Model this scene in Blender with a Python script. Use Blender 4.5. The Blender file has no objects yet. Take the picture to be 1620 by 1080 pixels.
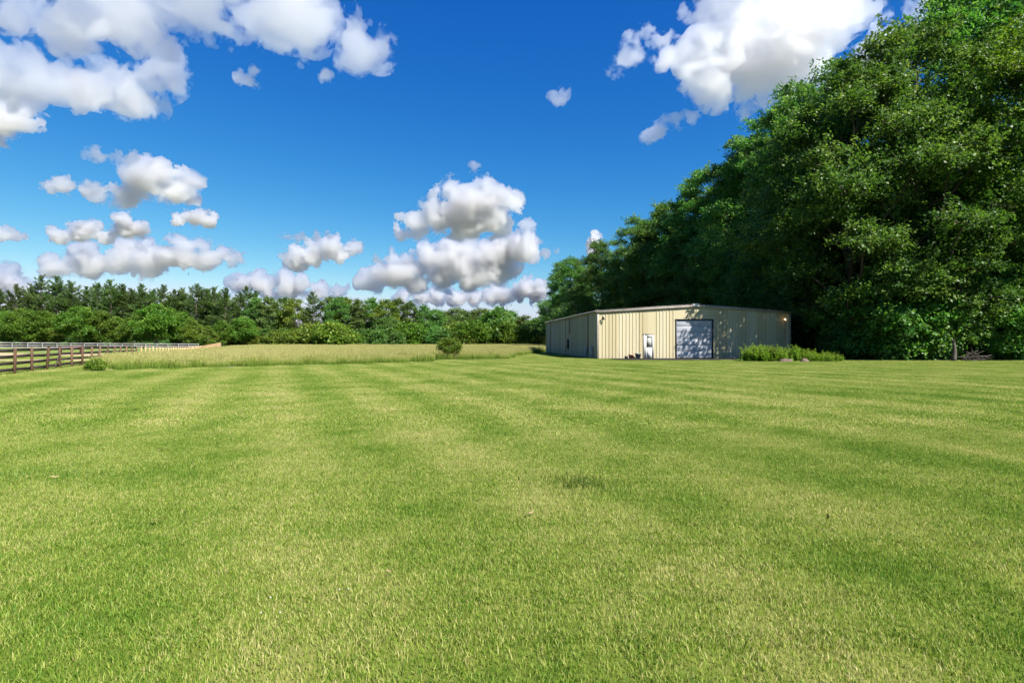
import bpy, math
import numpy as np
from mathutils import Vector

# ------------------------------------------------------------------ camera, sky, sun, exposure
S = bpy.context.scene
COL = S.collection
cam = bpy.data.objects.new('camera', bpy.data.cameras.new('camera'))
COL.objects.link(cam)
cam.location = (0, 0, 1.5)
cam.rotation_euler = (math.pi / 2, 0, 0)
cam.data.lens = 20
cam.data.sensor_width = 36
cam.data.clip_start = 0.05
cam.data.clip_end = 60000
S.camera = cam

SUN = Vector((0.66, -0.64, 1.0))                     # direction towards the sun
W = bpy.data.worlds.new('World')
S.world = W
W.use_nodes = True
wn = W.node_tree
bg = wn.nodes['Background']
sky = wn.nodes.new('ShaderNodeTexSky')
sky.sky_type = 'NISHITA'
sky.sun_disc = False
sky.sun_elevation = math.atan2(SUN.z, math.hypot(SUN.x, SUN.y))
sky.sun_rotation = math.atan2(SUN.x, SUN.y)
sky.altitude = 300
sky.air_density = 1.0
sky.dust_density = 0.2
sky.ozone_density = 2.5
sep = wn.nodes.new('ShaderNodeSeparateColor')         # grade the sky per channel: a clear, deep blue summer day
comb = wn.nodes.new('ShaderNodeCombineColor')
wn.links.new(sky.outputs[0], sep.inputs[0])
def _m(op, a, b):
    n_ = wn.nodes.new('ShaderNodeMath'); n_.operation = op
    for i_, v_ in enumerate((a, b)):
        if isinstance(v_, float): n_.inputs[i_].default_value = v_
        else: wn.links.new(v_, n_.inputs[i_])
    return n_.outputs[0]
SKY_B = 0.08
_r = _m('MULTIPLY', _m('POWER', sep.outputs[0], 2.4), .0037 / SKY_B)
_g = _m('MULTIPLY', _m('POWER', sep.outputs[1], 1.3), .0228 / SKY_B)
_b = _m('MULTIPLY', _m('POWER', sep.outputs[2], .62), .089 / SKY_B)
wn.links.new(_m('MINIMUM', _r, _m('MULTIPLY', _g, .74)), comb.inputs[0])
wn.links.new(_m('MINIMUM', _g, _m('MULTIPLY', _b, .86)), comb.inputs[1])
wn.links.new(_b, comb.inputs[2])
wn.links.new(comb.outputs[0], bg.inputs[0])
bg.inputs[1].default_value = SKY_B
sl = bpy.data.lights.new('sun', 'SUN')
sl.energy = 5.0
sl.angle = math.radians(0.5)
sl.color = (1.0, 0.95, 0.86)
so = bpy.data.objects.new('sun', sl)
COL.objects.link(so)
so.rotation_euler = SUN.to_track_quat('Z', 'Y').to_euler()
S.view_settings.view_transform = 'Standard'
S.view_settings.look = 'None'
S.view_settings.exposure = 1.58
S.view_settings.gamma = 1
S.cycles.max_bounces = 20
S.cycles.diffuse_bounces = 3
S.cycles.glossy_bounces = 2
S.cycles.transmission_bounces = 4
S.cycles.volume_bounces = 18
S.cycles.transparent_max_bounces = 32
S.cycles.use_adaptive_sampling = True
S.cycles.adaptive_threshold = 0.012
S.cycles.use_denoising = True
S.cycles.denoising_prefilter = 'ACCURATE'
S.cycles.sample_clamp_indirect = 1.9

# ------------------------------------------------------------------ helpers
def nrm(a):
    return a / np.maximum(np.linalg.norm(a, axis=-1, keepdims=True), 1e-9)

def ss(x):
    x = np.clip(x, 0, 1)
    return x * x * (3 - 2 * x)

def g(x, y):                                          # the ground dips a little towards the far end of the fence
    return -0.55 * np.exp(-((x + 52) ** 2 + (y - 95) ** 2) / (2 * 30.0 ** 2))

def P(px, py, d):
    return np.array([(px - 810) / 900 * d, d, 1.5 + (540 - py) / 900 * d])

def tag(o, label=None, cat=None, group=None, kind=None):
    if label: o['label'] = label
    if cat: o['category'] = cat
    if group: o['group'] = group
    if kind: o['kind'] = kind
    return o

def empty(name, loc, rz=0.0):
    o = bpy.data.objects.new(name, None)
    COL.objects.link(o)
    o.empty_display_size = 0.3
    o.location = loc
    o.rotation_euler = (0, 0, rz)
    return o

class MB:                                             # collects shapes and links them as ONE mesh object
    def __init__(s):
        s.v = []; s.f = []; s.n = 0; s.t = []
    def add(s, v, faces, tint=None):
        v = np.asarray(v, float)
        for f in faces:
            f = np.asarray(f)
            if f.size:
                s.f.append(f + s.n)
        s.v.append(v)
        s.t.append(np.full(len(v), 0.5) if tint is None else np.broadcast_to(np.asarray(tint, float), (len(v),)))
        s.n += len(v)
        return s
    def box(s, c, size, rz=0.0, bev=0.0, ax=None, tint=None):
        c = np.asarray(c, float); h = np.asarray(size, float) / 2
        b = min(bev, h.min() * 0.45)
        if b <= 0:
            q = np.array([[x, y, z] for x in (-1, 1) for y in (-1, 1) for z in (-1, 1)]) * h
            F = np.array([[0, 1, 3, 2], [4, 6, 7, 5], [0, 4, 5, 1], [2, 3, 7, 6], [0, 2, 6, 4], [1, 5, 7, 3]])
            fs = [F]
        else:                                         # chamfered box
            pts = []; idx = {}
            for x in (-1, 1):
                for y in (-1, 1):
                    for z in (-1, 1):
                        for a in range(3):
                            p = np.array([x, y, z]) * (h - b)
                            p[a] = (x, y, z)[a] * h[a]
                            idx[(x, y, z, a)] = len(pts); pts.append(p)
            q = np.array(pts); quads = []; tris = []
            for a in range(3):
                u, w = (a + 1) % 3, (a + 2) % 3
                for sg in (-1, 1):
                    r = []
                    for (i, j) in ((-1, -1), (1, -1), (1, 1), (-1, 1)):
                        k = [0, 0, 0]; k[a] = sg; k[u] = i; k[w] = j
                        r.append(idx[(*k, a)])
                    quads.append(r if sg > 0 else r[::-1])
                for i in (-1, 1):
                    for j in (-1, 1):
                        k0 = [0, 0, 0]; k0[u] = i; k0[w] = j; k1 = list(k0); k0[a] = -1; k1[a] = 1
                        r = [idx[(*k0, u)], idx[(*k1, u)], idx[(*k1, w)], idx[(*k0, w)]]
                        quads.append(r if i * j < 0 else r[::-1])
            for x in (-1, 1):
                for y in (-1, 1):
                    for z in (-1, 1):
                        r = [idx[(x, y, z, a)] for a in range(3)]
                        tris.append(r if x * y * z > 0 else r[::-1])
            fs = [np.array(quads), np.array(tris)]
        if ax is not None:
            q = q @ np.asarray(ax)
        if rz:
            cr, sr = math.cos(rz), math.sin(rz)
            q = np.stack([q[:, 0] * cr - q[:, 1] * sr, q[:, 0] * sr + q[:, 1] * cr, q[:, 2]], 1)
        return s.add(q + c, fs, tint)
    def beam(s, a, b, w, h, bev=0.0, tint=None):      # a board from a to b, w thick sideways, h high
        a = np.asarray(a, float); b = np.asarray(b, float)
        x = b - a; L = np.linalg.norm(x); x = x / L
        up = np.array([0, 0, 1.0]) if abs(x[2]) < 0.9 else np.array([0, 1.0, 0])
        y = nrm(np.cross(up, x)); z = np.cross(x, y)
        return s.box((a + b) / 2, (L, w, h), ax=np.array([x, y, z]), bev=bev, tint=tint)
    def tube(s, pts, rad, k=6, cap=True, tint=None):
        pts = np.asarray(pts, float); n = len(pts); rad = np.broadcast_to(rad, (n,))
        t = np.gradient(pts, axis=0); t = nrm(t)
        ref = np.array([0.13, 0.99, 0.05]) if abs(t[:, 2]).mean() > 0.6 else np.array([0, 0, 1.0])
        u = nrm(np.cross(t, ref)); w = np.cross(t, u)
        a = np.arange(k) / k * 2 * math.pi
        ring = pts[:, None] + rad[:, None, None] * (np.cos(a)[None, :, None] * u[:, None] + np.sin(a)[None, :, None] * w[:, None])
        i = np.arange(n - 1)[:, None] * k; j = np.arange(k)[None]; j2 = (j + 1) % k
        F = np.stack([i + j, i + j2, i + k + j2, i + k + j], -1).reshape(-1, 4)
        v = ring.reshape(-1, 3); fs = [F]
        if cap:
            v = np.concatenate([v, pts[:1], pts[-1:]]); m = n * k
            a1 = np.stack([np.arange(k), np.full(k, m), (np.arange(k) + 1) % k], 1)[:, [0, 1, 2]]
            a2 = np.stack([np.arange(k) + (n - 1) * k, (np.arange(k) + 1) % k + (n - 1) * k, np.full(k, m + 1)], 1)
            fs.append(np.concatenate([a1, a2]))
        return s.add(v, fs, tint)
    def lathe(s, c, prof, k=16, tint=None):           # profile of (radius, z)
        prof = np.asarray(prof, float); a = np.arange(k) / k * 2 * math.pi; n = len(prof)
        v = np.stack([prof[:, 0:1] * np.cos(a), prof[:, 0:1] * np.sin(a), np.repeat(prof[:, 1:2], k, 1)], -1).reshape(-1, 3)
        i = np.arange(n - 1)[:, None] * k; j = np.arange(k)[None]; j2 = (j + 1) % k
        F = np.stack([i + j, i + j2, i + k + j2, i + k + j], -1).reshape(-1, 4)
        return s.add(v + np.asarray(c, float), [F], tint)
    def leaves(s, c, a, n, l, w, tint):               # leaf-shaped quads: centre, long axis, normal, length, width
        b = nrm(np.cross(n, a)); l = np.broadcast_to(l, (len(c),))[:, None]; w = np.broadcast_to(w, (len(c),))[:, None]
        v = np.stack([c - a * l * .5, c + b * w * .5 - a * l * .08, c + a * l * .5, c - b * w * .5 - a * l * .08], 1).reshape(-1, 3)
        F = np.arange(len(c) * 4).reshape(-1, 4)
        return s.add(v, [F], np.repeat(np.broadcast_to(tint, (len(c),)), 4))
    def mesh(s, name, mat, smooth=False):
        v = np.concatenate(s.v); me = bpy.data.meshes.new(name)
        me.vertices.add(len(v)); me.vertices.foreach_set('co', v.astype(np.float32).ravel())
        li = np.concatenate([f.ravel() for f in s.f]).astype(np.int32)
        cn = np.concatenate([np.full(len(f), f.shape[1]) for f in s.f])
        st = np.concatenate([[0], np.cumsum(cn)[:-1]]).astype(np.int32)
        me.loops.add(len(li)); me.loops.foreach_set('vertex_index', li)
        me.polygons.add(len(st)); me.polygons.foreach_set('loop_start', st)
        if smooth:
            me.polygons.foreach_set('use_smooth', np.ones(len(st), bool))
        at = me.attributes.new('tint', 'FLOAT', 'POINT'); at.data.foreach_set('value', np.concatenate(s.t).astype(np.float32))
        me.update(calc_edges=True)
        if mat: me.materials.append(mat)
        return me
    def build(s, name, mat, parent=None, smooth=False, loc=None):
        o = bpy.data.objects.new(name, s.mesh(name, mat, smooth)); COL.objects.link(o)
        if parent: o.parent = parent
        if loc is not None: o.location = loc
        return o

# ------------------------------------------------------------------ materials
class N:
    def __init__(s, name):
        s.m = bpy.data.materials.new(name); s.m.use_nodes = True
        s.t = s.m.node_tree; s.t.nodes.clear(); s.out = s.t.nodes.new('ShaderNodeOutputMaterial')
    def n(s, typ, ins=None, **kw):
        o = s.t.nodes.new('ShaderNode' + typ)
        for k, v in kw.items(): setattr(o, k, v)
        for k, v in (ins or {}).items():
            if isinstance(v, bpy.types.NodeSocket): s.t.links.new(v, o.inputs[k])
            else: o.inputs[k].default_value = v
        return o
    def noise(s, vec, scale, detail=4, rough=.55, dist=0):
        return s.n('TexNoise', {'Vector': vec, 'Scale': scale, 'Detail': detail, 'Roughness': rough, 'Distortion': dist}).outputs['Fac']
    def ramp(s, fac, stops):
        r = s.n('ValToRGB', {'Fac': fac}); e = r.color_ramp.elements
        while len(e) < len(stops): e.new(0.5)
        for q, (p, c) in zip(e, stops):
            q.position = p; q.color = (*c, 1) if len(c) == 3 else c
        return r.outputs[0]
    def mix(s, fac, a, b, mode='MIX'):
        o = s.n('Mix', data_type='RGBA', blend_type=mode)
        for k, v in ((0, fac), (6, a), (7, b)):
            if isinstance(v, bpy.types.NodeSocket): s.t.links.new(v, o.inputs[k])
            else: o.inputs[k].default_value = v if k == 0 else (*v, 1)
        return o.outputs[2]
    def math(s, op, a, b=0.0, c=0.0, clamp=False):
        o = s.n('Math', operation=op, use_clamp=clamp)
        for i, v in enumerate((a, b, c)):
            if isinstance(v, bpy.types.NodeSocket): s.t.links.new(v, o.inputs[i])
            else: o.inputs[i].default_value = v
        return o.outputs[0]
    def pos(s): return s.n('NewGeometry').outputs['Position']
    def obj(s): return s.n('TexCoord').outputs['Object']
    def attr(s, name='tint'): return s.n('Attribute', attribute_name=name).outputs['Fac']
    def bump(s, h, strength=.3, dist=.02): return s.n('Bump', {'Height': h, 'Strength': strength, 'Distance': dist}).outputs[0]
    def bsdf(s, col, rough=.6, metal=0.0, spec=.4, normal=None, **kw):
        ins = {'Base Color': col if isinstance(col, bpy.types.NodeSocket) else (*col, 1), 'Roughness': rough, 'Metallic': metal, 'Specular IOR Level': spec}
        if normal is not None: ins['Normal'] = normal
        ins.update(kw)
        return s.n('BsdfPrincipled', ins).outputs[0]
    def done(s, sh):
        s.t.links.new(sh, s.out.inputs['Surface']); return s.m

def leaf_mat(name, dark, mid, light, trans=.35, rough=.45, spec=.4):
    q = N(name)
    t = q.attr(); r = q.n('ObjectInfo').outputs['Random']
    c = q.ramp(t, [(0, dark), (.5, mid), (1, light)])
    h = q.n('HueSaturation', {'Color': c, 'Hue': q.math('MULTIPLY_ADD', r, .03, .485), 'Value': q.math('MULTIPLY_ADD', r, .5, .75)}).outputs[0]
    a = q.bsdf(h, rough, spec=spec)
    tc = q.mix(1, h, (1.25, 1.25, .55), 'MULTIPLY')
    b = q.n('BsdfTranslucent', {'Color': tc}).outputs[0]
    return q.done(q.n('MixShader', {0: trans, 1: a, 2: b}).outputs[0])

def bark_mat(name, a, b):
    q = N(name); p = q.obj()
    mp = q.n('Mapping', {'Vector': p, 'Scale': (1, 1, .15)}).outputs[0]
    f = q.noise(mp, 14, 5, .65)
    return q.done(q.bsdf(q.ramp(f, [(.3, a), (.7, b)]), .9, spec=.1, normal=q.bump(f, .6, .03)))

def plain(name, col, rough=.6, metal=0, var=.12, scale=3.0, spec=.4):
    q = N(name); f = q.noise(q.obj(), scale, 5, .6)
    lo = tuple(c * (1 - var) for c in col); hi = tuple(min(1, c * (1 + var)) for c in col)
    return q.done(q.bsdf(q.ramp(f, [(.3, lo), (.7, hi)]), rough, metal, spec))

def wood_mat(name, a, b, rough=.8):
    q = N(name); p = q.obj(); mp = q.n('Mapping', {'Vector': p, 'Scale': (1, 1, .3)}).outputs[0]
    f = q.noise(mp, 9, 6, .7); t = q.attr()
    c = q.ramp(q.math('ADD', q.math('MULTIPLY', f, .6), q.math('MULTIPLY', t, .4)), [(.3, a), (.7, b)])
    return q.done(q.bsdf(c, rough, spec=.2, normal=q.bump(f, .4, .01)))

def lawn_tone(q, p):
    """mown-lawn tone in 0..1: mowing stripes, straw patches and fine mottling, all in world metres"""
    dx, dy = math.cos(math.radians(22.5)), math.sin(math.radians(22.5))      # across the stripes
    sx = q.n('SeparateXYZ', {0: p})
    u = q.math('ADD', q.math('MULTIPLY', sx.outputs[0], dx), q.math('MULTIPLY', sx.outputs[1], dy))
    wob = q.noise(p, .12, 2)
    st = q.math('SINE', q.math('MULTIPLY', q.math('ADD', u, q.math('MULTIPLY', wob, .9)), 2 * math.pi / 2.2))
    big = q.noise(p, .22, 3, .6, .4)
    med = q.noise(p, .9, 4, .65, .3)
    fin = q.noise(p, 7.0, 3, .6)
    v = q.math('ADD', q.math('MULTIPLY', big, .95), q.math('MULTIPLY', med, 1.0))
    v = q.math('ADD', v, q.math('MULTIPLY', fin, .35))
    v = q.math('ADD', v, q.math('MULTIPLY', st, .11))
    return q.math('SUBTRACT', v, .665)                    # roughly 0.2 .. 0.8

def M_lawn_ground():
    q = N('lawn_ground'); p = q.pos(); v = lawn_tone(q, p)
    f = q.noise(p, 60, 3, .7)
    v = q.math('ADD', v, q.math('MULTIPLY', q.math('SUBTRACT', f, .5), .35))
    c = q.ramp(v, [(.15, (0.042, 0.076, 0.009)), (.5, (0.091, 0.114, 0.020)), (.85, (0.152, 0.148, 0.049))])
    return q.done(q.bsdf(c, .95, spec=.05))

def M_blade(name='lawn_blade'):
    q = N(name); p = q.pos(); v = lawn_tone(q, p); t = q.attr()
    v = q.math('ADD', q.math('MULTIPLY', v, .9), q.math('MULTIPLY', q.math('SUBTRACT', t, .5), .95))
    c = q.ramp(v, [(.0, (.062, .145, .010)), (.3, (.155, .245, .026)), (.52, (.252, .306, .054)), (.74, (.38, .37, .13)), (1, (.46, .41, .2))])
    a = q.bsdf(c, .55, spec=.25)
    b = q.n('BsdfTranslucent', {'Color': q.mix(1, c, (1.1, 1.15, .7), 'MULTIPLY')}).outputs[0]
    return q.done(q.n('MixShader', {0: .42, 1: a, 2: b}).outputs[0])

def M_field():
    q = N('field_blade'); t = q.attr(); p = q.pos()
    b = q.noise(p, .06, 3, .6)
    v = q.math('ADD', q.math('SUBTRACT', t, .03), q.math('MULTIPLY', q.math('SUBTRACT', b, .5), .8))
    c = q.ramp(v, [(0, (.075, .15, .018)), (.4, (.17, .235, .036)), (.65, (.285, .305, .08)), (1, (.38, .345, .15))])
    a = q.bsdf(c, .7, spec=.15)
    tr = q.n('BsdfTranslucent', {'Color': c}).outputs[0]
    return q.done(q.n('MixShader', {0: .35, 1: a, 2: tr}).outputs[0])

def M_ground(name, a, b, c, s=.5):
    q = N(name); p = q.pos()
    f = q.math('ADD', q.math('MULTIPLY', q.noise(p, s, 5, .65), .6), q.math('MULTIPLY', q.noise(p, s * 14, 4, .7), .4))
    return q.done(q.bsdf(q.ramp(f, [(.3, a), (.5, b), (.7, c)]), .95, spec=.05, normal=q.bump(f, .5, .05)))

MAT = {}
MAT['lawn'] = M_lawn_ground()
MAT['blade'] = M_blade()
MAT['field'] = M_field()
MAT['field_ground'] = M_ground('field_ground', (0.058, 0.066, 0.039), (0.086, 0.090, 0.055), (0.109, 0.101, 0.066), .3)
MAT['paddock'] = M_ground('paddock_ground', (0.078, 0.133, 0.023), (0.117, 0.156, 0.035), (0.156, 0.164, 0.055), .4)
MAT['dirt'] = M_ground('dirt', (0.258, 0.182, 0.114), (0.319, 0.236, 0.152), (0.380, 0.289, 0.198), .8)
MAT['litter'] = M_ground('woodland_floor', (.02, .03, .01), (.04, .05, .018), (.07, .055, .03), 1.5)
MAT['asphalt'] = M_ground('asphalt', (.014, .014, .014), (.022, .021, .021), (.032, .031, .03), 3)
MAT['maple'] = leaf_mat('maple_leaf', (.034, .108, .018), (.072, .178, .033), (.14, .24, .062), .46, .48, .3)
MAT['bright'] = leaf_mat('bright_leaf', (.04, .11, .010), (.08, .17, .016), (.14, .225, .03), .45, .5, .28)
MAT['lime'] = leaf_mat('lime_leaf', (0.062, 0.125, 0.012), (0.109, 0.172, 0.017), (0.179, 0.218, 0.031), .45, .5, .35)
MAT['olive'] = leaf_mat('olive_leaf', (.042, .08, .018), (.075, .122, .027), (.125, .17, .045), .38, .5, .3)
MAT['weed'] = leaf_mat('weed_leaf', (0.062, 0.148, 0.012), (0.109, 0.203, 0.017), (0.179, 0.242, 0.035), .45, .5, .35)
MAT['pine'] = leaf_mat('pine_needle', (.034, .075, .018), (.068, .12, .028), (.12, .17, .042), .3, .55, .2)
MAT['bark'] = bark_mat('bark', (.045, .035, .028), (.12, .095, .075))
MAT['bark_pale'] = bark_mat('pale_bark', (0.122, 0.099, 0.076), (0.258, 0.213, 0.167))

# ------------------------------------------------------------------ ground sheets
def inpoly(x, y, poly):
    r = np.zeros(np.shape(x), bool); n = len(poly)
    for i in range(n):
        x0, y0 = poly[i]; x1, y1 = poly[(i + 1) % n]
        if y0 == y1: continue
        c = ((y0 > y) != (y1 > y)) & (x < (x1 - x0) * (y - y0) / (y1 - y0) + x0)
        r ^= c
    return r

def sheet(name, xs, ys, mat, z=0.0, poly=None):
    X, Y = np.meshgrid(xs, ys, indexing='ij'); Z = g(X, Y) + z
    nx, ny = X.shape
    i, j = np.meshgrid(np.arange(nx - 1), np.arange(ny - 1), indexing='ij')
    F = np.stack([i * ny + j, (i + 1) * ny + j, (i + 1) * ny + j + 1, i * ny + j + 1], -1).reshape(-1, 4)
    V = np.stack([X, Y, Z], -1).reshape(-1, 3)
    if poly is not None:
        c = V[F].mean(1); F = F[inpoly(c[:, 0], c[:, 1], poly)]
        u, inv = np.unique(F, return_inverse=True); V = V[u]; F = inv.reshape(-1, 4)
    o = MB().add(V, [F]).build(name, mat, smooth=True)
    o['kind'] = 'structure'
    return o

def graded(a, b, fine_a, fine_b, step):
    mid = np.arange(fine_a, fine_b + 1e-6, step)
    lo = fine_a - np.geomspace(step, max(fine_a - a, step * 2), 24)[::-1] if a < fine_a else []
    hi = fine_b + np.geomspace(step, b - fine_b, 24) if b > fine_b else []
    return np.concatenate([lo, mid, hi])

# fence line: post n of the near fence
def fpost(n):
    k = 1 + .0754 * n; px = (23 + 31.2 * n) / k; d = 26.8 * k
    x = (px - 810) / 900 * d
    return np.array([x, d, float(g(x, d))])

EDGE = [tuple(fpost(7)[:2]), (-21.6, 30.2), (-18.3, 33), (-15.4, 35.5), (-10.7, 38.6), (-6.3, 43), (-6.6, 48.3), (-4, 48.9), (-.3, 49.2), (-.1, 60), (1.6, 69), (3.4, 80), (4.6, 86)]
F0, F40 = fpost(-4), fpost(40)
LAWN = [(-18.6, -15), (F0[0], F0[1])] + EDGE + [(30, 86), (30, 46.5), (85, 46.5), (85, -15)]
FIELD = EDGE + [(9, 170), (-75, 170), (fpost(46)[0] + 2, fpost(46)[1])] + [tuple(fpost(n)[:2]) for n in (40, 30, 20, 12, 9)]
PADDOCK = [tuple(fpost(n)[:2]) for n in (-12, 0, 10, 20, 30, 40)] + [(-75, 150), (-140, 150), (-140, 5)]

sheet('ground', graded(-9000, 9000, -150, 120, 4), graded(-9000, 9000, -20, 230, 4), MAT['field_ground'], -.01)
sheet('lawn', np.arange(-24, 86, .5), np.arange(-15, 88, .5), MAT['lawn'], .004, LAWN)
sheet('paddock', np.arange(-141, -15, 1.0), np.arange(0, 151, 1.0), MAT['paddock'], .004, PADDOCK)
sheet('woodland_floor', np.arange(22, 120, 2.0), np.arange(46, 190, 2.0), MAT['litter'], .012, [(26.5, 46.5), (120, 46.5), (120, 190), (14, 190), (14, 100), (27.5, 84)])

def strip(name, pts, w, mat, z):                       # a path along points
    pts = np.array(pts, float); t = nrm(np.gradient(pts, axis=0)); b = np.stack([-t[:, 1], t[:, 0]], 1)
    rr = np.random.default_rng(3); V = []
    for k in (-1, 1):
        q = pts + b * (k * w / 2 * (1 + .25 * rr.standard_normal(len(pts)))[:, None]); V.append(np.c_[q, g(q[:, 0], q[:, 1]) + z])
    n = len(pts); i = np.arange(n - 1)
    o = MB().add(np.concatenate(V), [np.stack([i, i + n, i + n + 1, i + 1], 1)[:, ::-1]]).build(name, mat)
    o['kind'] = 'structure'
    return o
ln = lambda a, b, n=24: [tuple(np.array(a) + (np.array(b) - np.array(a)) * k / (n - 1)) for k in range(n)]
strip('dirt_track', ln((-64, 49.5), (-36.5, 51.5)) , 6.0, MAT['dirt'], .012)
strip('dirt_track', ln((-100, 82), (-50.5, 82.5)), 15.0, MAT['dirt'], .012)

# asphalt apron in front of the big door
GA = np.array([7.5, 50.0]); GU = np.array([.9961, .0879]); GV = np.array([-.0879, .9961])     # building corner, along gable, along side
def bw(s, t): return GA + GU * s + GV * t
ap = [bw(.5, -.02), bw(1.2, -3.4), bw(5, -5.6), bw(11.5, -5.6), bw(15.2, -1.9), bw(14.4, -.02)]
o = MB().add([(x, y, .012) for x, y in ap], [[[0, 1, 2, 3, 4, 5]]]).build('apron', MAT['asphalt'])
o['kind'] = 'structure'

# ------------------------------------------------------------------ metal building
def siding_mat():
    q = N('cream_siding'); p = q.obj(); sx = q.n('SeparateXYZ', {0: p})
    pan = q.n('TexWhiteNoise', {'W': q.math('FLOOR', q.math('MULTIPLY', sx.outputs[0], 1 / .915))}, noise_dimensions='1D').outputs['Value']
    streak = q.noise(q.n('Mapping', {'Vector': p, 'Scale': (3, 3, .12)}).outputs[0], 2.2, 5, .6)
    blot = q.noise(p, .9, 4, .6)
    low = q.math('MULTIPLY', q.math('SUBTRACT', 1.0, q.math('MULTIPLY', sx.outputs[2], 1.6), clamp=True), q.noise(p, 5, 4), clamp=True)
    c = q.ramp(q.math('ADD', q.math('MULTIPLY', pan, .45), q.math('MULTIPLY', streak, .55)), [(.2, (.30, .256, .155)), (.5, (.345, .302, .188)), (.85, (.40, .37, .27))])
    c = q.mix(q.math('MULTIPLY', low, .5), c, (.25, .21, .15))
    c = q.mix(q.math('MULTIPLY', q.math('SUBTRACT', blot, .55, clamp=True), 1.0), c, (.38, .32, .2))
    return q.done(q.bsdf(c, .5, spec=.3))
def trim_mat():
    q = N('pale_trim'); f = q.noise(q.obj(), 2.5, 4)
    return q.done(q.bsdf(q.ramp(f, [(.3, (0.182, 0.160, 0.137)), (.7, (0.258, 0.228, 0.198))]), .45, spec=.4))
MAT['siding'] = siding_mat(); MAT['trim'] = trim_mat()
MAT['roof'] = plain('galvanised_roof', (.13, .12, .115), .45, .3, .15, 1.0)
MAT['dark_brown'] = plain('brown_downspout', (.16, .10, .07), .5, 0, .15)
MAT['door_white'] = plain('door_white', (0.517, 0.502, 0.479), .45, 0, .06)
MAT['door_panel'] = plain('overhead_panel', (.33, .345, .38), .5, 0, .1, 1.2)
MAT['glass'] = N('window_glass').m
q = N('window_glass'); MAT['glass'] = q.done(q.bsdf((.03, .035, .035), .06, spec=.6))
q = N('blind'); _s = q.n('SeparateXYZ', {0: q.obj()}).outputs[0]
MAT['blind'] = q.done(q.bsdf(q.ramp(q.math('FRACT', q.math('MULTIPLY', _s, 11)), [(.35, (.5, .5, .46)), (.5, (.12, .13, .12))]), .3, spec=.5))
MAT['black'] = plain('black_metal', (.02, .02, .02), .5)
MAT['grey_box'] = plain('grey_box', (0.228, 0.236, 0.228), .5, 0, .1)
MAT['seal'] = plain('dark_seal', (.03, .03, .035), .7)
q = N('lamp_glow'); MAT['lamp'] = q.done(q.n('Emission', {'Color': (1, .62, .25, 1), 'Strength': 2.2}).outputs[0])
MAT['lens'] = plain('lamp_lens', (0.532, 0.517, 0.471), .25)

GW, GL, EH, RH = 17.8, 30.5, 4.17, 4.74
barn = empty('metal_barn', (GA[0], GA[1], 0), math.atan2(GU[1], GU[0]))
tag(barn, 'cream ribbed metal barn with low gable roof and big roll-up door', 'barn')
def top(s): return EH + (RH - EH) * (1 - abs(s - GW / 2) / (GW / 2))
def ribbed(L, hfun, holes=(), pitch=.305, rib=.042):
    """ribbed sheet in local coords: x along, y = 0 plane, ribs towards -y"""
    xs = [0.0]; ys = [0.0]; k = .12
    while k < L - .15:
        xs += [k, k + .025, k + .06, k + .085]; ys += [0, -rib, -rib, 0]; k += pitch
    for h in holes:
        for e in (h[0], h[1]): xs.append(e); ys.append(0)
    xs.append(L); ys.append(0)
    if abs(L - GW) < .01: xs.append(GW / 2); ys.append(0)
    od = np.argsort(xs, kind='stable'); xs = np.array(xs)[od]; ys = np.array(ys)[od]
    for h in holes:
        ys[(xs >= h[0] - .03) & (xs <= h[1] + .03)] = 0
    m = MB()
    for a in range(len(xs) - 1):
        x0, x1 = xs[a], xs[a + 1]
        if x1 - x0 < 1e-6: continue
        spans = [(0.0, None)]
        for h in holes:
            if x0 >= h[0] - 1e-6 and x1 <= h[1] + 1e-6: spans = [(h[2], None)]
        for z0, _ in spans:
            m.add([(x0, ys[a], z0), (x1, ys[a + 1], z0), (x1, ys[a + 1], hfun(x1)), (x0, ys[a], hfun(x0))], [[[0, 1, 2, 3]]])
    return m
DOOR = (4.17, 5.07, 2.12); BIG = (7.1, 10.54, 3.42)
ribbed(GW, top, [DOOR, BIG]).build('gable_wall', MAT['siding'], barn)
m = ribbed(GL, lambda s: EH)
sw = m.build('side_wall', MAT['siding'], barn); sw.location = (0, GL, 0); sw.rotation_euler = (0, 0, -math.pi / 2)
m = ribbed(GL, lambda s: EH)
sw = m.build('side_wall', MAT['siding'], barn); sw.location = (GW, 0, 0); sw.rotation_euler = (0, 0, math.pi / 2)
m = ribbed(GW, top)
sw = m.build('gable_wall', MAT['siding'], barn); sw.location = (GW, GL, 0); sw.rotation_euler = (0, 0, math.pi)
# roof: two standing-seam slopes
m = MB(); oh = .12
for sgn in (-1, 1):
    xe = -oh if sgn < 0 else GW + oh; ze = EH + .04 - oh * (RH - EH) / (GW / 2)
    for t0 in np.arange(-.1, GL, .61):
        t1 = min(t0 + .61, GL + .1)
        for (a, b, za, zb) in ((t0, t0 + .03, .0, .045), (t0 + .03, t0 + .07, .045, .0), (t0 + .07, t1, .0, .0)):
            qd = [(xe, a, ze + za), (GW / 2, a, RH + .04 + za), (GW / 2, b, RH + .04 + zb), (xe, b, ze + zb)]
            m.add(qd, [[[0, 1, 2, 3] if sgn < 0 else [3, 2, 1, 0]]])
roof = m.build('roof', MAT['roof'], barn)
MB().box((GW / 2, GL / 2, RH + .085), (.5, GL + .24, .035), bev=.01).build('ridge_cap', MAT['roof'], roof)
m = MB()
m.beam((-.16, -.13, EH - .07), (GW / 2, -.13, RH - .06), .05, .2, .012); m.beam((GW / 2 + .001, -.13, RH - .06), (GW + .16, -.13, EH - .07), .05, .2, .012)
m.build('rake_trim', MAT['trim'], barn)
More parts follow.
